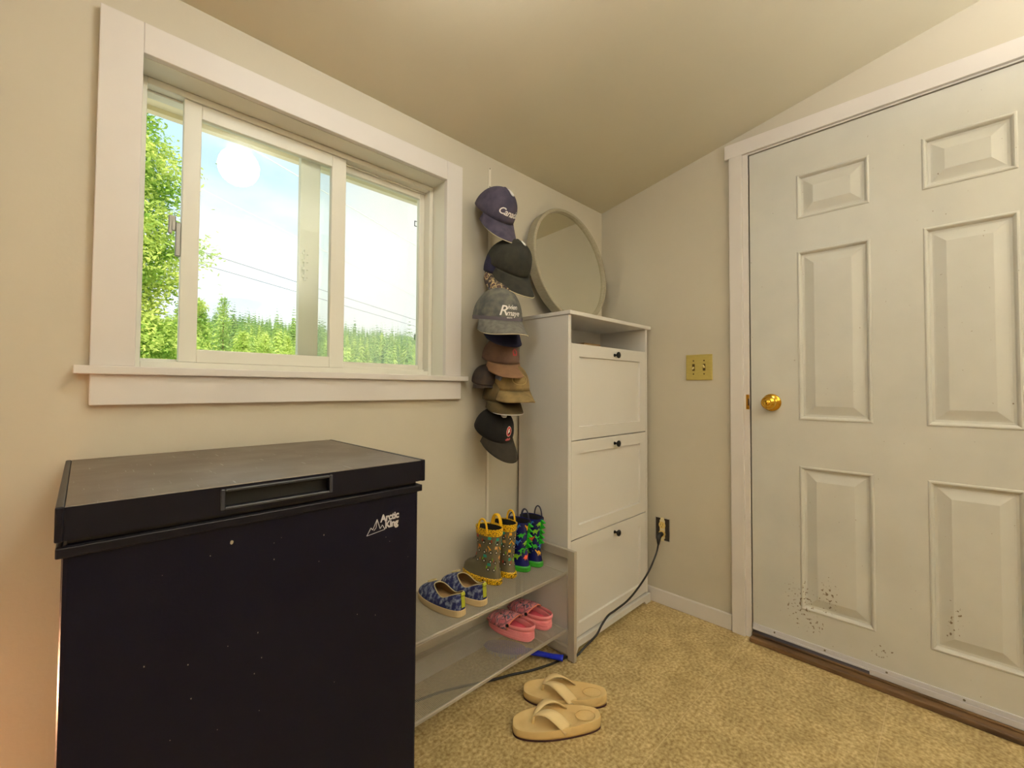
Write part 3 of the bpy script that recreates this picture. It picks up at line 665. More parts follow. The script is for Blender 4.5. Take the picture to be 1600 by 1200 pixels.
CAPS = [
 dict(name='baseball_cap', label='faded navy cap lettered Canada, topmost on the strap', loc=(-.890, -.083, 1.756), tilt=R(42.1), yaw=R(-4), s=.978, crown=NAVY, edge=CRMT, text=canada),
 dict(name='baseball_cap', label='washed black cap with cream-edged bill over the camouflage cap', loc=(-.850, -.120, 1.540), tilt=R(36), yaw=R(-6), s=1.05, crown=DGRN, edge=CRMT),
 dict(name='baseball_cap', label='camouflage-billed cap with blue edging tucked beneath the washed black cap', loc=(-.858, -.092, 1.530), tilt=R(28), yaw=R(-38), s=.86, crown=DNAV, bill=CAMO, edge=BLUE, Lb=.118),
 dict(name='baseball_cap', label='grey denim cap with white script lettering', loc=(-.915, -.132, 1.317), tilt=R(10), yaw=R(-22), s=1.14, crown=GDEN, bill=GBIL, edge=CRMT, text=riven, droop=.034, band=mat('purple grey denim', (92, 86, 94), .9)),
 dict(name='baseball_cap', label='dark navy cap nested under the grey denim cap', loc=(-.866, -.094, 1.300), tilt=R(22), yaw=R(-22), s=.90, crown=DNAV),
 dict(name='baseball_cap', label='brown cap with light brown bill below the dark navy cap', loc=(-.861, -.094, 1.168), tilt=R(16), yaw=R(-20), s=.889, crown=BRWN, bill=TANB, text=brownlogo),
 dict(name='baseball_cap', label='khaki cap with a frayed curved bill and round badge', loc=(-.842, -.128, 1.050), tilt=R(5.6), yaw=R(-22), s=.94, crown=KHAK, text=badge, droop=.036, slope=.36),
 dict(name='baseball_cap', label='dark olive cap with white underside nested below the khaki cap', loc=(-.861, -.099, 1.010), tilt=R(8), yaw=R(-25), s=.886, crown=OLIV, edge=WTHR),
 dict(name='baseball_cap', label='brown-black cap sticking out left behind the khaki cap', loc=(-.915, -.064, 1.080), tilt=R(18), yaw=R(-30), s=.64, crown=BRMS, Lb=.012),
 dict(name='baseball_cap', label='black cap with a round red emblem, lowest on the strap', loc=(-.893, -.090, .885), tilt=R(28.4), yaw=R(-8), s=.90, crown=BLKC, bill=BLKB, text=redlogo, droop=.024),
]
capobjs = [cap(**c) for c in CAPS]
# grey adjuster strap hanging on the khaki cap's side
st = thing('cap_hanger', 'white hanging cap strap with clips beside the window', 'cap hanger', (-.845, -.004, 1.2))
bm = B(-.8515, -.8385, -.0050, -.0025, .46, 1.985)
obj('strap', bm, mat('white woven strap', (216, 210, 196), .8, bump=.3, bscale=300), st)
for z in (1.982, 1.905):
    bm = bmesh.new(); lathe(bm, [(.0028, 0), (.0028, .001), (0, .002)], (-.845, -.005, z), (0, -1, 0), 8); obj('nail', bm, SCREW, st)
def clip_at(capi, th, za, zb_, w=.010, m=WHITEP, out=.004):
    t = capobjs[capi]; s = CAPS[capi]['s']; Mw = Matrix.Translation(t.location) @ t.rotation_euler.to_matrix().to_4x4()
    bm = bmesh.new(); P = []
    for k in range(8):
        z = za+(zb_-za)*k/7; p = crown_pt(s, th, z*s); n = Vector((p.x/(RXC*s)**2, p.y/(RYC*s)**2, p.z/(HCAP*s)**2)).normalized(); P.append(Mw @ (p+n*out))
    tube(bm, P, [(w*(.6+.4*math.sin(math.pi*k/7)), .0022) for k in range(8)], 10)
    obj('clip', bm, m, st, smooth=True)
clip_at(0, .15, .1075, .098, .012); clip_at(1, .1, .1075, .102, .008); clip_at(3, -2.9, .1075, .098, .007)
clip_at(9, -.2, .1075, .0985, .012); clip_at(9, -2.4, .1075, .099, .008)
sb_ = bmesh.new(); f = cap_map(.90, .040, -1.15, .006)
gs = obj('back_strap', tube(sb_, [f(-.030+.0*k, -.030+.0+.07*k/7) if k < 3 else f(-.030+.010*(k-2), .002+.008*math.sin((k-2)/5*math.pi)) for k in range(8)], [(.008, .0015)]*8, 8), GRYS, capobjs[6], world=False, smooth=True)

# ------------------------------------------------------------------ footwear
def outline(n, Ln, w, y0=0.0, fore=.10, sharp=.75, cx=0.0, toe_in=0.0):
    P = []
    for i in range(n):
        t = 2*math.pi*i/n; sy_ = -math.cos(t); y = y0+Ln*(.5+.5*sy_)
        sx_ = math.copysign(abs(math.sin(t))**sharp, math.sin(t))
        k = 1+fore*math.sin(math.pi*(.5+.5*sy_)*1.0-.9)      # narrower heel, wider ball
        P.append((cx+sx_*w/2*k+toe_in*(.5+.5*sy_)**2, y))
    return P
def ringz(P, z): return [(x, y, z(x, y) if callable(z) else z) for x, y in P]
# --- rubber boots
def boot_slice(z, H=.205):
    T = [(0, -.090, .090, .066), (.014, -.090, .090, .067), (.030, -.087, .089, .064), (.045, -.084, .084, .061), (.058, -.081, .068, .057), (.068, -.079, .044, .055),
         (.080, -.079, .026, .056), (.10, -.081, .019, .059), (.14, -.085, .018, .065), (.18, -.089, .020, .071), (.215, -.091, .022, .074)]
    for a, b in zip(T, T[1:]):
        if z <= b[0]: k = (z-a[0])/(b[0]-a[0]); return tuple(a[i]+(b[i]-a[i])*k for i in (1, 2, 3))
    return T[-1][1:]
def boot_pt(th, z, off=0.0):
    """th 0 = heel (-y), pi/2 = +x side"""
    y0, y1, w = boot_slice(z); c = (y0+y1)/2; r = (y1-y0)/2
    sx_ = math.copysign(abs(math.sin(th))**.85, math.sin(th))
    return Vector((sx_*(w/2+off), c-(r+off)*math.cos(th), z))
def pattern_zig(name, a, b, sc=150):
    m = bpy.data.materials.new(name); m.use_nodes = True; MATS[name] = m; p = m.node_tree.nodes['Principled BSDF']; p.inputs['Roughness'].default_value = .4
    t = N(m, 'ShaderNodeTexCoord'); mp_ = N(m, 'ShaderNodeMapping'); mp_.inputs['Rotation'].default_value = (R(35), R(30), R(20)); L(m, t.outputs['Object'], mp_.inputs['Vector'])
    c = N(m, 'ShaderNodeTexVoronoi'); c.inputs['Scale'].default_value = sc; c.feature = 'DISTANCE_TO_EDGE'; L(m, mp_.outputs[0], c.inputs['Vector'])
    r = N(m, 'ShaderNodeValToRGB'); r.color_ramp.interpolation = 'CONSTANT'; r.color_ramp.elements[0].color = lin(b); r.color_ramp.elements[1].color = lin(a); r.color_ramp.elements[1].position = .07
    L(m, c.outputs['Distance'], r.inputs[0]); L(m, r.outputs[0], p.inputs['Base Color']); return m
YELP = pattern_zig('yellow rubber with black marks', (236, 190, 24), (60, 44, 10))
YEL = mat('yellow rubber', (236, 186, 20), .35); BRUB = mat('grey olive rubber', (106, 98, 74), .38, noise=.06); NRUB = mat('navy rubber', (22, 26, 92), .25); GRUB = mat('green rubber', (52, 152, 40), .4)
SPIK = mat('bright green rubber', (28, 168, 32), .4); NHND = mat('dark navy rubber', (36, 40, 66), .35); LINB = mat('black boot lining', (16, 14, 12), .9)
CLR = {k: mat(k+' print', c, .4) for k, c in dict(red=(196, 58, 34), orange=(232, 132, 32), lime=(126, 184, 40), teal=(38, 160, 142), white=(232, 228, 220), black=(22, 20, 18), sky=(58, 130, 214), cream=(214, 160, 96), green=(44, 176, 40), coral=(232, 96, 60), gold=(236, 172, 40)).items()}
def rubber_boot(label, loc, rotz, body, sole, cuff, hand, kind, seed, H=.205, group=None):
    t = thing('rain_boot', label, 'rain boot', loc, rotz, group); n = 40; rnd = random.Random(seed)
    bm = bmesh.new(); zs_ = [.014, .022, .03, .038, .045, .052, .058, .063, .068, .074, .08, .09, .10, .12, .14, .16, .18, H]
    rings = [[tuple(boot_pt(2*math.pi*j/n, z)) for j in range(n)] for z in zs_]; loft(bm, rings, capa=True); shaft_bm = bm; mats_ = [body]
    bm = bmesh.new(); loft(bm, [[tuple(boot_pt(2*math.pi*j/n, z, o_)) for j in range(n)] for z, o_ in ((0, 0), (.004, .0035), (.018, .0035), (.0225, .0005))], capa=True); obj('sole', bm, sole, t, smooth=False, world=False)
    bm = bmesh.new(); loft(bm, [[tuple(boot_pt(2*math.pi*j/n, z, o_)) for j in range(n)] for z, o_ in ((H-.026 if kind == 'truck' else H-.006, .0005), (H-.024 if kind == 'truck' else H-.005, .002), (H, .002), (H+.001, 0), (H, -.003), (H-.02, -.003))])
    obj('cuff', bm, cuff, t, smooth=False, world=False)
    bm = bmesh.new(); loft(bm, [[tuple(boot_pt(2*math.pi*j/n, z, -.0032)) for j in range(n)] for z in (H-.002, .14, .09)], capb=True); obj('lining', bm, LINB, t, smooth=True, world=False)
    for sx_ in (-1, 1):
        P = []
        for k in range(17):
            a = math.pi*k/16; P.append((sx_*(.0375), -.035-.021*math.cos(a), H-.014+.050*math.sin(a)**.8))
        bm = bmesh.new(); tube(bm, P, (.0036 if kind == 'truck' else .0028), 8); obj('handle', bm, hand, t, smooth=True, world=False)
    def fm(th0, z0, sc=1, off=.0012, k=1):
        def f(a, b):
            z = z0+b*sc; y0, y1, w = boot_slice(z); r = (w/2+(y1-y0)/2)/2
            return boot_pt(th0+k*a*sc/r, z, off)
        return f
    parts = {}
    def add(c, pts, f, off=0):
        if CLR[c] not in mats_: mats_.append(CLR[c])
        fc = shaft_bm.faces.new([shaft_bm.verts.new(f(*p)) for p in pts]); fc.material_index = mats_.index(CLR[c])
    if kind == 'truck':
        cols = ['lime', 'gold', 'orange', 'red', 'teal', 'cream']
        spots = []
        for row, z0 in enumerate((.152, .118, .084, .052)):
            for q_ in range(5):
                th = -2.3+q_*1.10+(.5 if row % 2 else 0)+rnd.uniform(-.12, .12); spots.append((th, z0+rnd.uniform(-.004, .004)))
        for th, z0 in spots:
            if z0 < .06 and abs(th) > 1.2: continue
            if z0 > .17: continue
            c = rnd.choice(cols); c2 = rnd.choice(cols); f = fm(th, z0, 1.55, .0010); g = fm(th, z0, 1.55, .0016); h = fm(th, z0, 1.55, .0022); v_ = rnd.choice((0, 1, 2)); fl = rnd.choice((-1, 1))
            add(c, [(-.012, .000), (.012, .000), (.012, .007), (-.012, .007)], f); add(c2, [(fl*.002, .007), (fl*.010, .007), (fl*.010, .014), (fl*.003, .014)], f)
            if v_ == 0: add('gold', [(-fl*.006, .006), (-fl*.014, .015), (-fl*.015, .013), (-fl*.008, .004)], g)
            if v_ == 1: add('black', [(-.009, .002), (-.003, .002), (-.003, .005), (-.009, .005)], g)
            for xx in (-.007, .007): add('black', disc_pts(xx, -.001, .0038, 10), g); add('white', disc_pts(xx, -.001, .0019, 8), h)
    else:
        dino = [(-.014, .000), (-.008, .004), (-.004, .009), (.001, .010), (.006, .007), (.010, .012), (.014, .013), (.013, .009), (.009, .004), (.006, .000), (.006, -.005), (.003, -.005), (.002, -.001), (-.003, -.001), (-.004, -.005), (-.007, -.005), (-.007, .000)]
        cols = ['green', 'sky', 'coral', 'gold', 'lime']
        for row, z0 in enumerate((.168, .138, .108, .078, .052)):
            for q_ in range(5):
                th = -2.2+q_*1.05+(.5 if row % 2 else 0)+rnd.uniform(-.15, .15)
                if z0 < .06 and abs(th) > 1.2: continue
                fl = rnd.choice((-1, 1)); sc = rnd.uniform(1.2, 1.6); pts = [(fl*a, b) for a, b in dino]
                add(rnd.choice(cols), pts, fm(th, z0, sc, .0012))
                add('white', disc_pts(.020, .010, .0012, 6), fm(th, z0, 1, .0012))
    obj('boot_shaft', shaft_bm, mats_, t, smooth=True, world=False)
    if kind == 'dino':
        prof_ = []
        zz_ = [.190, .172, .152, .132, .112, .092]
        for k in range(len(zz_)-1):
            a, b = zz_[k], zz_[k+1]; ya = boot_slice(a)[0]; prof_ += [(ya-.001, a-.001), (ya-.022, (a*.35+b*.65))]
        prof_ += [(boot_slice(.09)[0]-.001, .09)]
        inner = [(boot_slice(.09)[0]+.004, .09), (boot_slice(.19)[0]+.004, .19)]
        bm = bmesh.new(); poly_ = prof_+inner
        A = [bm.verts.new((-.004, y, z)) for y, z in poly_]; Bv = [bm.verts.new((.004, y, z)) for y, z in poly_]
        bm.faces.new(A); bm.faces.new(Bv[::-1])
        for i in range(len(A)): bm.faces.new((A[i], Bv[i], Bv[(i+1) % len(A)], A[(i+1) % len(A)]))
        obj('back_spikes', bm, SPIK, t, world=False)
    return t
ZS = .3386
gy, gb = 'yellow-trimmed children\'s rain boots', 'navy dinosaur rain boots'
rubber_boot('yellow-trimmed truck-print rain boot, nearer the slip-on shoes', (-.965, -.112, ZS), R(7), BRUB, YELP, YELP, YEL, 'truck', 3, .200, gy)
rubber_boot('yellow-trimmed truck-print rain boot, beside the navy boots', (-.882, -.108, ZS), R(3), BRUB, YELP, YELP, YEL, 'truck', 8, .200, gy)
rubber_boot('navy dinosaur rain boot with green spikes, next to the yellow-trimmed boots', (-.803, -.108, ZS), R(2), NRUB, GRUB, NRUB, NHND, 'dino', 5, .190, gb)
rubber_boot('navy dinosaur rain boot with green spikes, next to the cabinet', (-.727, -.112, ZS), R(-2), NRUB, GRUB, NRUB, NHND, 'dino', 11, .190, gb)

# --- closed low shoes (slip-ons and clogs): wall lofted from the sole outline up to the opening
def shoe_upper(So, Op, hz_, n, steps, bulge, z0, inset=0.0):
    rings = []
    for k in range(steps+1):
        t = k/steps; ring_ = []
        for j in range(n):
            ax, ay = So[j]; ox, oy = Op[j]; hz1_ = hz_(j)
            e = t**1.6; bx = ax+(ox-ax)*e; by = ay+(oy-ay)*e
            q_ = .5-.5*math.cos(2*math.pi*j/n); z = z0+(hz1_-z0)*(1-(1-t)**(bulge-.55*q_**3))
            ring_.append((bx*(1-inset*6), by, z-inset))
        rings.append(ring_)
    return rings
SLIP = mat('blue and white mottled canvas', (30, 38, 92), .85, rgb2=(150, 160, 184), nscale=62, lo=.46, hi=.68, detail=9, bump=.4, bscale=400)
CREAMS = mat('cream rubber sole', (208, 184, 140), .6, noise=.08, nscale=12); TANL = mat('tan canvas lining', (168, 136, 92), .9, noise=.10, nscale=20); LIME = mat('lime green tab', (158, 164, 40), .7)
def slip_on(label, loc, rotz, mirror):
    t = thing('slip_on_shoe', label, 'shoe', loc, rotz, 'blue slip-on shoes'); n = 48; Ln, w = .222, .080
    So = outline(n, Ln, w, 0, .13, .7, 0, .006*mirror)
    bm = bmesh.new(); loft(bm, [ringz([(x*.96, y*.97+.003) for x, y in So], 0), ringz(So, .003), ringz(So, .020), ringz([(x*.97, y*.985+.0016) for x, y in So], .022)], capa=True, capb=True); obj('sole', bm, CREAMS, t, world=False, smooth=False)
    Op = [(p[0]*.62, .008+p[1]) for p in outline(n, .128, w*1.05, 0, .05, .85, 0, .002*mirror)]
    def hz_(j):
        s_ = .5-.5*math.cos(2*math.pi*j/n)
        return .060+.011*math.cos(2*math.pi*s_)-.006*s_
    Si = [(x*.97, y*.985+.0016) for x, y in So]
    rings = shoe_upper(Si, Op, hz_, n, 9, 1.9, .020)
    bm = bmesh.new(); loft(bm, rings); up = obj('upper', bm, SLIP, t, world=False, smooth=True)
    bm = bmesh.new(); loft(bm, [[(x*.96, y*.99+.001, z-.0012) for x, y, z in r_] for r_ in rings]); obj('lining', bm, TANL, t, world=False, smooth=True)
    bm = bmesh.new(); bm.faces.new([bm.verts.new((x*.93, y*.97+.003, .024)) for x, y in So]); obj('insole', bm, TANL, t, world=False)
    bm = bmesh.new(); tube(bm, [(x*1.0, y, z+.0006) for x, y, z in rings[-1]], .0018, 6, closed=True); obj('collar_binding', bm, mat('cream binding', (190, 176, 138), .8), up, world=False, smooth=True)
    hr = [r_[0] for r_ in rings]
    bm = bmesh.new()
    A = [(p[0]-.007, p[1]-.0022, p[2]) for p in hr[1:]]; A2 = [(p[0]+.007, p[1]-.0022, p[2]) for p in hr[1:]]
    loft(bm, [A, A2], closed=False)
    P = [Vector((0, hr[-1][1]-.003, hr[-1][2]-.014)), Vector((0, hr[-1][1]-.009, hr[-1][2]-.002)), Vector((0, hr[-1][1]-.006, hr[-1][2]+.005)), Vector((0, hr[-1][1]+.001, hr[-1][2]))]
    loft(bm, [[tuple(p+Vector((-.007, 0, 0))) for p in P], [tuple(p+Vector((.007, 0, 0))) for p in P]], closed=False)
    obj('heel_tab', bm, LIME, up, world=False, solid=.0015)
    fr = rings[-1][n//2]; bm = bmesh.new()
    P = [(.012*math.sin(2*math.pi*k/24), fr[1]+.022+.017*math.cos(2*math.pi*k/24), fr[2]+.0012-.0065*math.cos(2*math.pi*k/24)) for k in range(24)]
    tube(bm, P, .0022, 6, closed=True); obj('elastic_lace', bm, mat('cream lace', (206, 190, 142), .8), up, world=False, smooth=True)
    return t
slip_on('blue mottled slip-on shoe, nearer the freezer', (-1.190, -.283, ZS), R(3), 1)
slip_on('blue mottled slip-on shoe, nearer the rain boots', (-1.098, -.280, ZS), R(-1), -1)

PINK = mat('pink foam', (238, 136, 146), .55, rgb2=(242, 154, 160), nscale=14, bump=.08, bscale=120); PINKI = mat('deep pink foam', (214, 84, 104), .6, noise=.06); PINKT = voro('marbled pink foam', [(206, 110, 126), (150, 96, 110), (226, 140, 150), (120, 110, 132), (232, 150, 156)], 34, .55)
def clog(label, loc, rotz, mirror):
    t = thing('clog', label, 'clog', loc, rotz, 'pink clogs'); n = 48; Ln, w = .205, .086
    So = outline(n, Ln, w, 0, .12, .62, 0, .004*mirror)
    bm = bmesh.new(); lay = [(.95, 0), (1.0, .003), (1.01, .010), (.985, .0115), (1.005, .013), (1.01, .020), (.985, .0215), (1.0, .023), (.995, .031), (.94, .033)]
    loft(bm, [ringz([(x*k, (y-Ln/2)*(.5+.5*k)+Ln/2) for x, y in So], z) for k, z in lay], capa=True); obj('sole', bm, PINK, t, world=False, smooth=False)
    # low heel rim and footbed
    def k_(j): return .5-.5*math.cos(2*math.pi*j/n)
    inn = [(x*.80, (y-Ln/2)*.90+Ln/2) for x, y in So]
    bm = bmesh.new(); bm.faces.new([bm.verts.new((x*1.04, y, .020)) for x, y in inn]); obj('footbed', bm, PINKI, t, world=False)
    bm = bmesh.new(); loft(bm, [ringz([(x*.94, (y-Ln/2)*.97+Ln/2) for x, y in So], .033), [(x*1.0, y, .040) for x, y in [(x*.88, (y-Ln/2)*.945+Ln/2) for x, y in So]], [(x, y, .037) for x, y in inn], [(x, y, .019) for x, y in inn]]); rim = obj('foot_rim', bm, PINK, t, world=False, smooth=True)
    # domed toe box over the front
    bm = bmesh.new(); rows = []
    m_ = 14
    for i in range(m_+1):
        y = .088+(Ln*.985-.088)*(i/m_); kk = (y/Ln)
        hw = max(abs(p[0]) for p in [(a[0], a[1]) for a in So if abs(a[1]-y) < .009] or [So[n//2]])
        tt = i/m_; top = .030+.036*math.sqrt(max(0, 1-tt**2.4)); row = []
        for j in range(17):
            a = math.pi*j/16; row.append((-math.cos(a)*hw*.985, y-(.016*math.sin(a) if i == 0 else .016*math.sin(a)*(1-tt)), .027+(top-.027)*math.sin(a)**.8))
        rows.append(row)
    loft(bm, rows, closed=False); tp = obj('toe_box', bm, PINKT, t, world=False, smooth=True, solid=.003)
    bm = bmesh.new(); tube(bm, rows[0], .0022, 8); obj('opening_edge', bm, mat('orange pink rim', (236, 140, 104), .5), tp, world=False, smooth=True)
    bm = bmesh.new()
    for (u, v_) in ((4, 8), (4, 5), (4, 11), (7, 8), (7, 6), (7, 10), (9, 8)):
        p = Vector(rows[u][v_]); q_ = Vector(rows[u+1][v_]); r_ = Vector(rows[u][v_+1]); nn = (q_-p).cross(r_-p).normalized(); nn = nn if nn.z > 0 else -nn
        lathe(bm, [(.0042, .0022), (0, .0024)], p, nn, 10)
    obj('vent_hole', bm, CLR['black'], tp, world=False)
    # heel strap
    P = []
    for k in range(21):
        a = math.pi*k/20; P.append((math.cos(a)*(w/2*.93), .090-(.090+.004)*math.sin(a)**.75, .042+.006*math.sin(a)))
    for dz, rr_ in ((0, .0062), (.0001, .0040)):
        pass
    bm = bmesh.new(); tube(bm, P, [(.003, .0070)]*21, 8); hs = obj('heel_strap', bm, PINK, t, world=False, smooth=True)
    for sx_ in (-1, 1):
        bm = bmesh.new(); lathe(bm, [(0, 0), (.0062, 0), (.0062, .004), (0, .0048)], (sx_*(w/2*.93+.002), .086, .044), (sx_, 0, 0), 14); obj('rivet', bm, CLR['black'], hs, world=False)
    return t
clog('pink foam clog on the lower shelf, farther from the cabinet', (-.845, -.262, SHZ[1]+.0016), R(7), 1)
clog('pink foam clog on the lower shelf, nearer the cabinet', (-.742, -.258, SHZ[1]+.0016), R(2), -1)

# --- flip-flops
FOAM = mat('beige foam', (214, 184, 126), .7, noise=.06, nscale=18, bump=.2, bscale=160); FOAMT = mat('pale beige footbed', (224, 198, 142), .7, rgb2=(210, 178, 120), nscale=10, bump=.2, bscale=200)
STRP = mat('beige webbing strap', (230, 206, 154), .75, bump=.4, bscale=500); MARO = mat('dark maroon outsole', (58, 26, 24), .7)
def flip_flop(label, toe, heel, mirror):
    toe = Vector(toe); heel = Vector(heel); d = toe-heel; ang = math.atan2(d.y, d.x)-math.pi/2; Ln = d.length; w = .098
    t = thing('flip_flop', label, 'flip-flop', (heel.x, heel.y, 0), ang, 'beige flip-flops'); n = 56
    So = outline(n, Ln, w, 0, .16, .66, 0, .012*mirror)
    def sc(P, k): return [(x*k, (y-Ln/2)*(.4+.6*k)+Ln/2) for x, y in P]
    bm = bmesh.new(); loft(bm, [ringz(sc(So, .97), 0), ringz(sc(So, 1.0), .001), ringz(sc(So, .985), .006)], capa=True, capb=True); obj('outsole', bm, MARO, t, world=False)
    hh = lambda x, y: .036-.010*(y/Ln)
    bm = bmesh.new(); loft(bm, [ringz(sc(So, .985), .006), ringz(sc(So, 1.0), .012), ringz(sc(So, 1.0), lambda x, y: hh(x, y)-.003), ringz(sc(So, .98), hh)], capa=True); obj('midsole', bm, FOAM, t, world=False, smooth=True)
    bm = bmesh.new()
    loft(bm, [ringz(sc(So, .98), hh), ringz(sc(So, .88), lambda x, y: hh(x, y)), ringz(sc(So, .78), lambda x, y: hh(x, y)-.0045), ringz(sc(So, .4), lambda x, y: hh(x, y)-.006), ringz(sc(So, .03), lambda x, y: hh(x, y)-.006)], capb=True)
    obj('footbed', bm, FOAMT, t, world=False, smooth=True)
    bm = bmesh.new()
    P = [(.0*mirror, Ln*.055+.025*math.sin(2*math.pi*k/24)*0, 0) for k in range(24)]
    hp = [(.023*math.sin(2*math.pi*k/28), .048+.030*math.cos(2*math.pi*k/28), .0312+.0) for k in range(28)]
    tube(bm, hp, .0012, 6, closed=True); obj('heel_cup_ridge', bm, FOAM, t, world=False, smooth=True)
    tp = Vector((.010*mirror, Ln*.77, hh(0, Ln*.77)-.006))
    for sx_ in (-1, 1):
        e = Vector((sx_*(w/2*.93), Ln*.40, .018)); mid = Vector((sx_*.034, Ln*.60, .088)); c0 = tp+Vector((0, -.004, .020))
        P = [];
        for k in range(15):
            u = k/14; P.append(c0*(1-u)**2+mid*2*u*(1-u)+(e+Vector((0, 0, .004)))*u*u)
        rows = []
        for k, p in enumerate(P):
            u = k/14; tg = (P[min(k+1, 14)]-P[max(k-1, 0)]).normalized(); nn = Vector((sx_*.55*u, 0, 1)).normalized(); sd = tg.cross(nn).normalized(); ww = .005+.0130*min(1, u*1.6)
            rows.append([tuple(p+sd*ww), tuple(p+sd*ww*.4+nn*.0015), tuple(p-sd*ww*.4+nn*.0015), tuple(p-sd*ww)])
        bm = bmesh.new(); loft(bm, rows, closed=False); obj('strap', bm, STRP, t, world=False, smooth=True, solid=.003)
    bm = bmesh.new(); tube(bm, [tp, tp+Vector((0, -.002, .012)), tp+Vector((0, -.004, .022))], [.005, .0045, .0045], 8); obj('toe_post', bm, STRP, t, world=False, smooth=True)
    return t
flip_flop('beige flip-flop on the floor, farther back by the rack', (-.958, -.322, 0), (-.775, -.535, 0), 1)
flip_flop('beige flip-flop on the floor, the nearer one at the picture edge', (-1.080, -.392, 0), (-.872, -.575, 0), -1)

# ------------------------------------------------------------------ power cord and brush
pc = thing('power_cord', 'black power cord from the outlet along the floor under the rack', 'power cord', (-.03, -.355, .34))
bm = bmesh.new(); tube(bm, [(-.0115, -.3545, .342), (-.034, -.3545, .341), (-.044, -.3545, .332), (-.046, -.355, .312), (-.047, -.355, .298)], [(.010, .011), (.012, .013), (.0115, .013), (.008, .008), (.0055, .0055)], 12); obj('plug', bm, CORD, pc, smooth=True)
def spline(P, per=8):
    P = [Vector(p) for p in P]; out = []
    for i in range(len(P)-1):
        a, b, c, d = P[max(i-1, 0)], P[i], P[i+1], P[min(i+2, len(P)-1)]
        for k in range(per):
            t = k/per; out.append(.5*((2*b)+(c-a)*t+(2*a-5*b+4*c-d)*t*t+(-a+3*b-3*c+d)*t**3))
    out.append(P[-1]); return out
mid = [bp(u, v, 'y', yy) for u, v, yy in ((1025, 866, -.350), (1015, 890, -.348), (1001, 913, -.346), (982, 937, -.344), (962, 953, -.342), (950, 962, -.340), (940, 977, -.336), (932, 992, -.332), (915, 1010, -.326))]
mid = [Vector((p.x, p.y, max(p.z, .006))) for p in mid]
flo = [(-.650, -.316, .0055), (-.672, -.299, .0045), (-.698, -.290, .0045)]+[tuple(bp(u, v, 'z', .0045)) for u, v in ((865, 1036), (845, 1043), (825, 1049), (800, 1054), (775, 1061), (750, 1067), (725, 1072), (690, 1081), (659, 1092))]
last = Vector(flo[-1]); flo += [tuple(last+Vector((-.12, .03, 0))), tuple(last+Vector((-.22, .06, 0)))]
bm = bmesh.new(); tube(bm, spline([(-.047, -.355, .300)]+mid+flo), .0042, 10); obj('cord', bm, CORD, pc, smooth=True)
br_ = thing('scrub_brush', 'blue scrub brush lying on the floor under the rack', 'brush', (-.80, -.18, 0))
BLUP = mat('bright blue plastic', (18, 40, 190), .35)
P = spline([(-.720, -.305, .022), (-.745, -.262, .022), (-.768, -.215, .022), (-.790, -.175, .024)], 6)
bm = bmesh.new(); tube(bm, P, [(.017-.007*math.sin(math.pi*min(1, k/14)), .009) for k in range(len(P))], 12); obj('handle', bm, BLUP, br_, smooth=True)
hd = Vector((-.835, -.105, 0)); bm = bmesh.new(); axd = Vector((-.045, .07, 0)).normalized(); sdv = Vector((axd.y, -axd.x, 0))
def ell(a, b, z): return [tuple(hd+axd*math.cos(2*math.pi*k/28)*a+sdv*math.sin(2*math.pi*k/28)*b+Vector((0, 0, z))) for k in range(28)]
loft(bm, [ell(.085, .036, .020), ell(.088, .039, .026), ell(.080, .034, .034), ell(.03, .012, .037)], True, True); obj('brush_head', bm, BLUP, br_, smooth=True)
bm = bmesh.new(); rnd = random.Random(2)
for i in range(260):
    a = rnd.random()*2*math.pi; r_ = math.sqrt(rnd.random()); p = hd+axd*math.cos(a)*r_*.078+sdv*math.sin(a)*r_*.032
    tube(bm, [p+Vector((0, 0, .021)), p+Vector((rnd.uniform(-.003, .003), rnd.uniform(-.003, .003), .0005))], .0011, 4)
o = obj('bristles', bm, mat('pale blue bristle', (120, 140, 190), .6), br_); o['kind'] = 'stuff'

# ------------------------------------------------------------------ outside: eaves, cables, hillside, trees
SOF = mat('cream soffit board', (240, 230, 196), .7); 
se = [bp(267, 192, 'z', 1.95), bp(657, 322, 'z', 1.95)]; sy0 = (se[0].y+se[1].y)/2
bm = B((XL-.6, 1.2, .14, sy0-.028, 1.965, 1.985), (XL-.6, 1.2, sy0-.028, sy0, 1.95, 2.09), (XL-.6, 1.2, .14, sy0, 2.07, 2.10))
eave = struct('trim_12', bm, SOF, 'cream roof soffit and fascia outside the window', 'soffit')
bm = bmesh.new()
for k in range(26):
    x = XL+.2+k*.16
    lathe(bm, [(.011, 0), (.0, .0006)], (x, sy0-.075, 1.9648), (0, 0, -1), 10)
vo = obj('vent_hole', bm, mat('shadowed vent', (150, 136, 96), .9), eave, world=False)
for i, (p, q_, mm, lab) in enumerate((((320, 298), (463, 370), 'w', 'bright overhead cable crossing the sky, second from top'), ((380, 225), (465, 275), 'w', 'bright overhead cable, topmost beside the eaves'),
        ((315, 393), (462, 440), 'k', 'dark overhead cable above the tree line, upper of two'), ((315, 413), (460, 455), 'k', 'dark overhead cable above the tree line, lower of two'))):
    zz_ = 8.0 if mm == 'w' else 7.0; a = bp(*p, 'z', zz_); b = bp(*q_, 'z', zz_); d = (b-a).normalized()
    bm = bmesh.new(); tube(bm, [a-d*1.5, a, b, b+d*60], .014, 6)
    tag(obj('overhead_cable', bm, mat('pale cable sheath', (240, 240, 240), .5) if mm == 'w' else mat('dark cable sheath', (90, 90, 100), .6)), lab, 'cable', 'overhead cables')
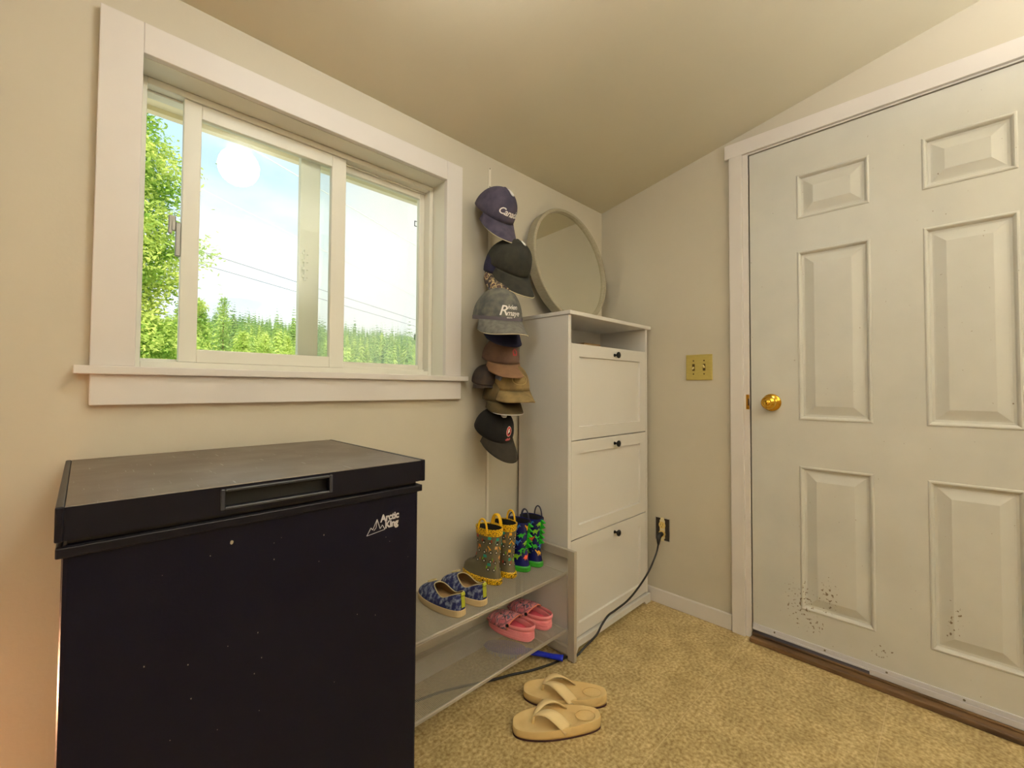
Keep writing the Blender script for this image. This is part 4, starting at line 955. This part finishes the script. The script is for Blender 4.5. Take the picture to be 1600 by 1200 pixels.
# hillside
GRASS = mat('dry grass', (120, 140, 60), .95, rgb2=(160, 166, 84), nscale=.3)
def hill(x, y): return (-1.2-.03*y if y < 40 else (-2.4-.107*(y-40)*0-.0*(y-40) if y < 50 else -2.4+(y-50)*.156))+.4*math.sin(x*.07+y*.05)
bm = bmesh.new(); rows = []
for y in (9, 14, 20, 28, 36, 43, 50, 60, 80, 100, 130, 160, 200, 240, 290, 340): rows.append([(x, y, hill(x, y)) for x in range(-90, 331, 10)])
loft(bm, rows, closed=False); struct('ground', bm, GRASS, 'grassy hillside rising behind the house', 'hillside', smooth=True)
struct('bounce_ground', B(-40, 60, .6, 9, -1.4, -1.25), mat('pale bounce gravel', (206, 196, 172), .95, rgb2=(184, 174, 150), nscale=4), 'pale bounce gravel yard added unseen outside the window', 'gravel yard')  # unseen pale ground added to bounce light up to the soffit

def leafmat(name, a, b, sc=.8):
    m = mat(name, a, .85, rgb2=b, nscale=sc, lo=.40, hi=.62, detail=6, spec=.1)
    nt = m.node_tree; p = nt.nodes['Principled BSDF']; src = p.inputs['Base Color'].links[0].from_socket
    d = N(m, 'ShaderNodeBsdfDiffuse'); tr = N(m, 'ShaderNodeBsdfTranslucent'); mx = N(m, 'ShaderNodeMixShader'); mx.inputs[0].default_value = .45
    L(m, src, d.inputs['Color']); L(m, src, tr.inputs['Color']); L(m, d.outputs[0], mx.inputs[1]); L(m, tr.outputs[0], mx.inputs[2])
    L(m, mx.outputs[0], nt.nodes['Material Output'].inputs['Surface']); return m
LEAF = [leafmat('fresh fir needles', (176, 200, 96), (214, 226, 134), .5), leafmat('green fir needles', (142, 176, 98), (186, 206, 124), .5), leafmat('deep fir needles', (126, 160, 102), (172, 196, 124), .08)]
LNEAR = leafmat('bright near needles', (128, 168, 70), (220, 230, 128), 1.3)
BARK = mat('brown bark', (110, 86, 62), .9, bump=.5, bscale=6)
def conifer_mesh(name, H, Rm, whorls, nb, seed, sprays=3, sp=.34, droop=.18, org=(0, 0, 0), acc=None):
    rnd = random.Random(seed); V, Fc = acc if acc else ([], []); O = Vector(org)
    def tri(a, b, c): k = len(V); V.extend([tuple(O+a), tuple(O+b), tuple(O+c)]); Fc.append((k, k+1, k+2))
    for w_ in range(whorls):
        t = w_/(whorls-1); z = H*(.06+.93*t); r = Rm*(1-t)**.85*(rnd.uniform(.8, 1.1))+.04
        for b in range(nb if t < .8 else max(4, nb//2)):
            a = 2*math.pi*(b+rnd.random()*.8)/nb+w_*.7; d = Vector((math.cos(a), math.sin(a), 0)); s_ = Vector((-d.y, d.x, 0)); ln = r*rnd.uniform(.75, 1.1)
            up = .10 if t > .7 else -droop
            base = Vector((0, 0, z)); tip = base+d*ln+Vector((0, 0, up*ln+rnd.uniform(-.1, .1)*ln)); wd = sp*ln
            for k in range(sprays):
                u0 = k/sprays; p0 = base.lerp(tip, u0); p1 = base.lerp(tip, min(1, u0+1.5/sprays)); q = wd*(1-u0*.55)*rnd.uniform(.7, 1.1)
                tri(p0, p1, p0+s_*q+d*q*.5-Vector((0, 0, q*.30))); tri(p0, p1, p0-s_*q+d*q*.5-Vector((0, 0, q*.30)))
    if acc: return
    me = bpy.data.meshes.new(name); me.from_pydata(V, [], Fc); return me
def fluffy_mesh(name, H, Rm, nbr, seed, leaf=.11, per=34, zmin=0.0):
    """near tree: branches clothed in many small needle tufts"""
    rnd = random.Random(seed); V, Fc = [], []
    for b in range(nbr):
        t = (b+.5)/nbr; t = t**1.15; z = H*(.05+.93*t)
        lump = .80+.30*math.sin(z*2.1+seed)*math.sin(z*.9+1.3*seed)
        r = Rm*(1-t)**.80*lump*rnd.uniform(.72, 1.12)+.06; a = b*2.399963+rnd.uniform(-.3, .3)
        if z < zmin: continue
        d = Vector((math.cos(a), math.sin(a), 0)); tip = Vector((0, 0, z))+d*r+Vector((0, 0, r*rnd.uniform(-.25, .12)))
        n_ = int(per*(.35+r/Rm)); fl = min(.20, .07+r*.10)
        for k in range(n_):
            u = rnd.random()**.6; p = Vector((0, 0, z)).lerp(tip, u)+Vector((rnd.gauss(0, fl), rnd.gauss(0, fl), rnd.gauss(0, fl*.55)))
            e1 = Vector((rnd.gauss(0, 1), rnd.gauss(0, 1), rnd.gauss(0, .6))).normalized()*leaf*rnd.uniform(.6, 1.3); e2 = Vector((rnd.gauss(0, 1), rnd.gauss(0, 1), rnd.gauss(0, 1))).normalized()*leaf*.24
            q = len(V); V.extend([tuple(p), tuple(p+e1*.5+e2), tuple(p+e1), tuple(p+e1*.5-e2)]); Fc.append((q, q+1, q+2, q+3))
    me = bpy.data.meshes.new(name); me.from_pydata(V, [], Fc); return me
TRV = []
for i in range(5):
    me = conifer_mesh('forest_tree', 11.0+.8*(i % 3), 1.55+.12*(i % 3), 24, 9, 40+i, 3, .42, .75)
    me.materials.append(LEAF[i % 3]); TRV.append(me)
rnd = random.Random(77); cand = []
for tr in range(26000):
    y = 54+(rnd.random()**.75)*220; x = rnd.uniform(.17*y-8, .60*y+9); s_ = rnd.uniform(.72, 1.10)+(.25 if rnd.random() < .08 else 0)
    sp_ = (1.62+max(0, y-100)*.008)
    if any(abs(y-b) < 6 and (x-a)**2+(y-b)**2 < (sp_*(s_+c))**2 for a, b, c in cand): continue
    cand.append((x, y, s_))
    if len(cand) >= 1500: break
cand.sort(key=lambda q: q[1]); ACC = ([], [])
FM = [0, 3, 0, 4, 1]
for i, (x, y, s_) in enumerate(cand):
    if i < 298:
        me = TRV[rnd.choice((0, 3, 0, 1, 4)) if y < 75 else rnd.randrange(5)]
        o = bpy.data.objects.new('conifer', me); COL.objects.link(o)
        o.location = (x, y, hill(x, y)-.1); o.scale = (s_*.92, s_*.92, s_); o.rotation_euler = (0, 0, rnd.random()*6.28)
        tag(o, 'conifer in the dense forest on the far hillside', 'tree', 'conifers of the far forest')
    else: conifer_mesh('', 11.5*s_*rnd.uniform(.8, 1.15), 1.6*s_, 13, 7, i, 2, .5, .8, org=(x, y, hill(x, y)), acc=ACC)
me = bpy.data.meshes.new('far_forest'); me.from_pydata(ACC[0], [], ACC[1])
tag(link('far_forest', me, LEAF[2]), 'distant conifer forest along the top of the hillside', 'forest', kind='stuff')
def big_tree(label, loc, H, Rm, nbr, seed, m, leaf, per, trunk=.14, zmin=0):
    t = thing('conifer', label, 'tree', loc); me = fluffy_mesh('foliage', H, Rm, nbr, seed, leaf, per, zmin); link('foliage', me, m, t)
    bm = bmesh.new(); tube(bm, [(0, 0, 0), (0, 0, H*.5), (0, 0, H*.97)], [trunk, trunk*.6, .01], 8); obj('trunk', bm, BARK, t, world=False)
big_tree('big bright conifer close by, filling the left window slot', (-1.85, 12, hill(-1.35, 12)), 14.5, 2.75, 1100, 5, LNEAR, .125, 150, .14, 1.5)
p = bp(320, 470, 'y', 24); big_tree('small bright conifer just right of the big conifer', (p.x-.2, 24, hill(p.x, 24)), p.z-hill(p.x, 24)+.1, 1.5, 260, 6, LNEAR, .20, 30, .1)
p = bp(350, 463, 'y', 30); big_tree('slender pointed conifer rising above the tree line', (p.x, 30, hill(p.x, 30)), p.z-hill(p.x, 30), 1.30, 260, 9, LEAF[1], .20, 22, .1)
for i, (u, v_, y_, w_) in enumerate(((415, 520, 37, 1.9), (295, 512, 19, 1.5), (380, 516, 32, 1.7), (450, 524, 41, 2.0))):
    p = bp(u, v_, 'y', y_); big_tree(['bushy yellow-green conifer in front of the forest, mid pane', 'low yellow-green conifer under the small bright one', 'yellow-green conifer right of the slender pointed one', 'low yellow-green conifer at the right of the sliding pane'][i], (p.x, y_, hill(p.x, y_)), p.z-hill(p.x, y_), w_, 260, 20+i, LEAF[0], .24, 30, .1)
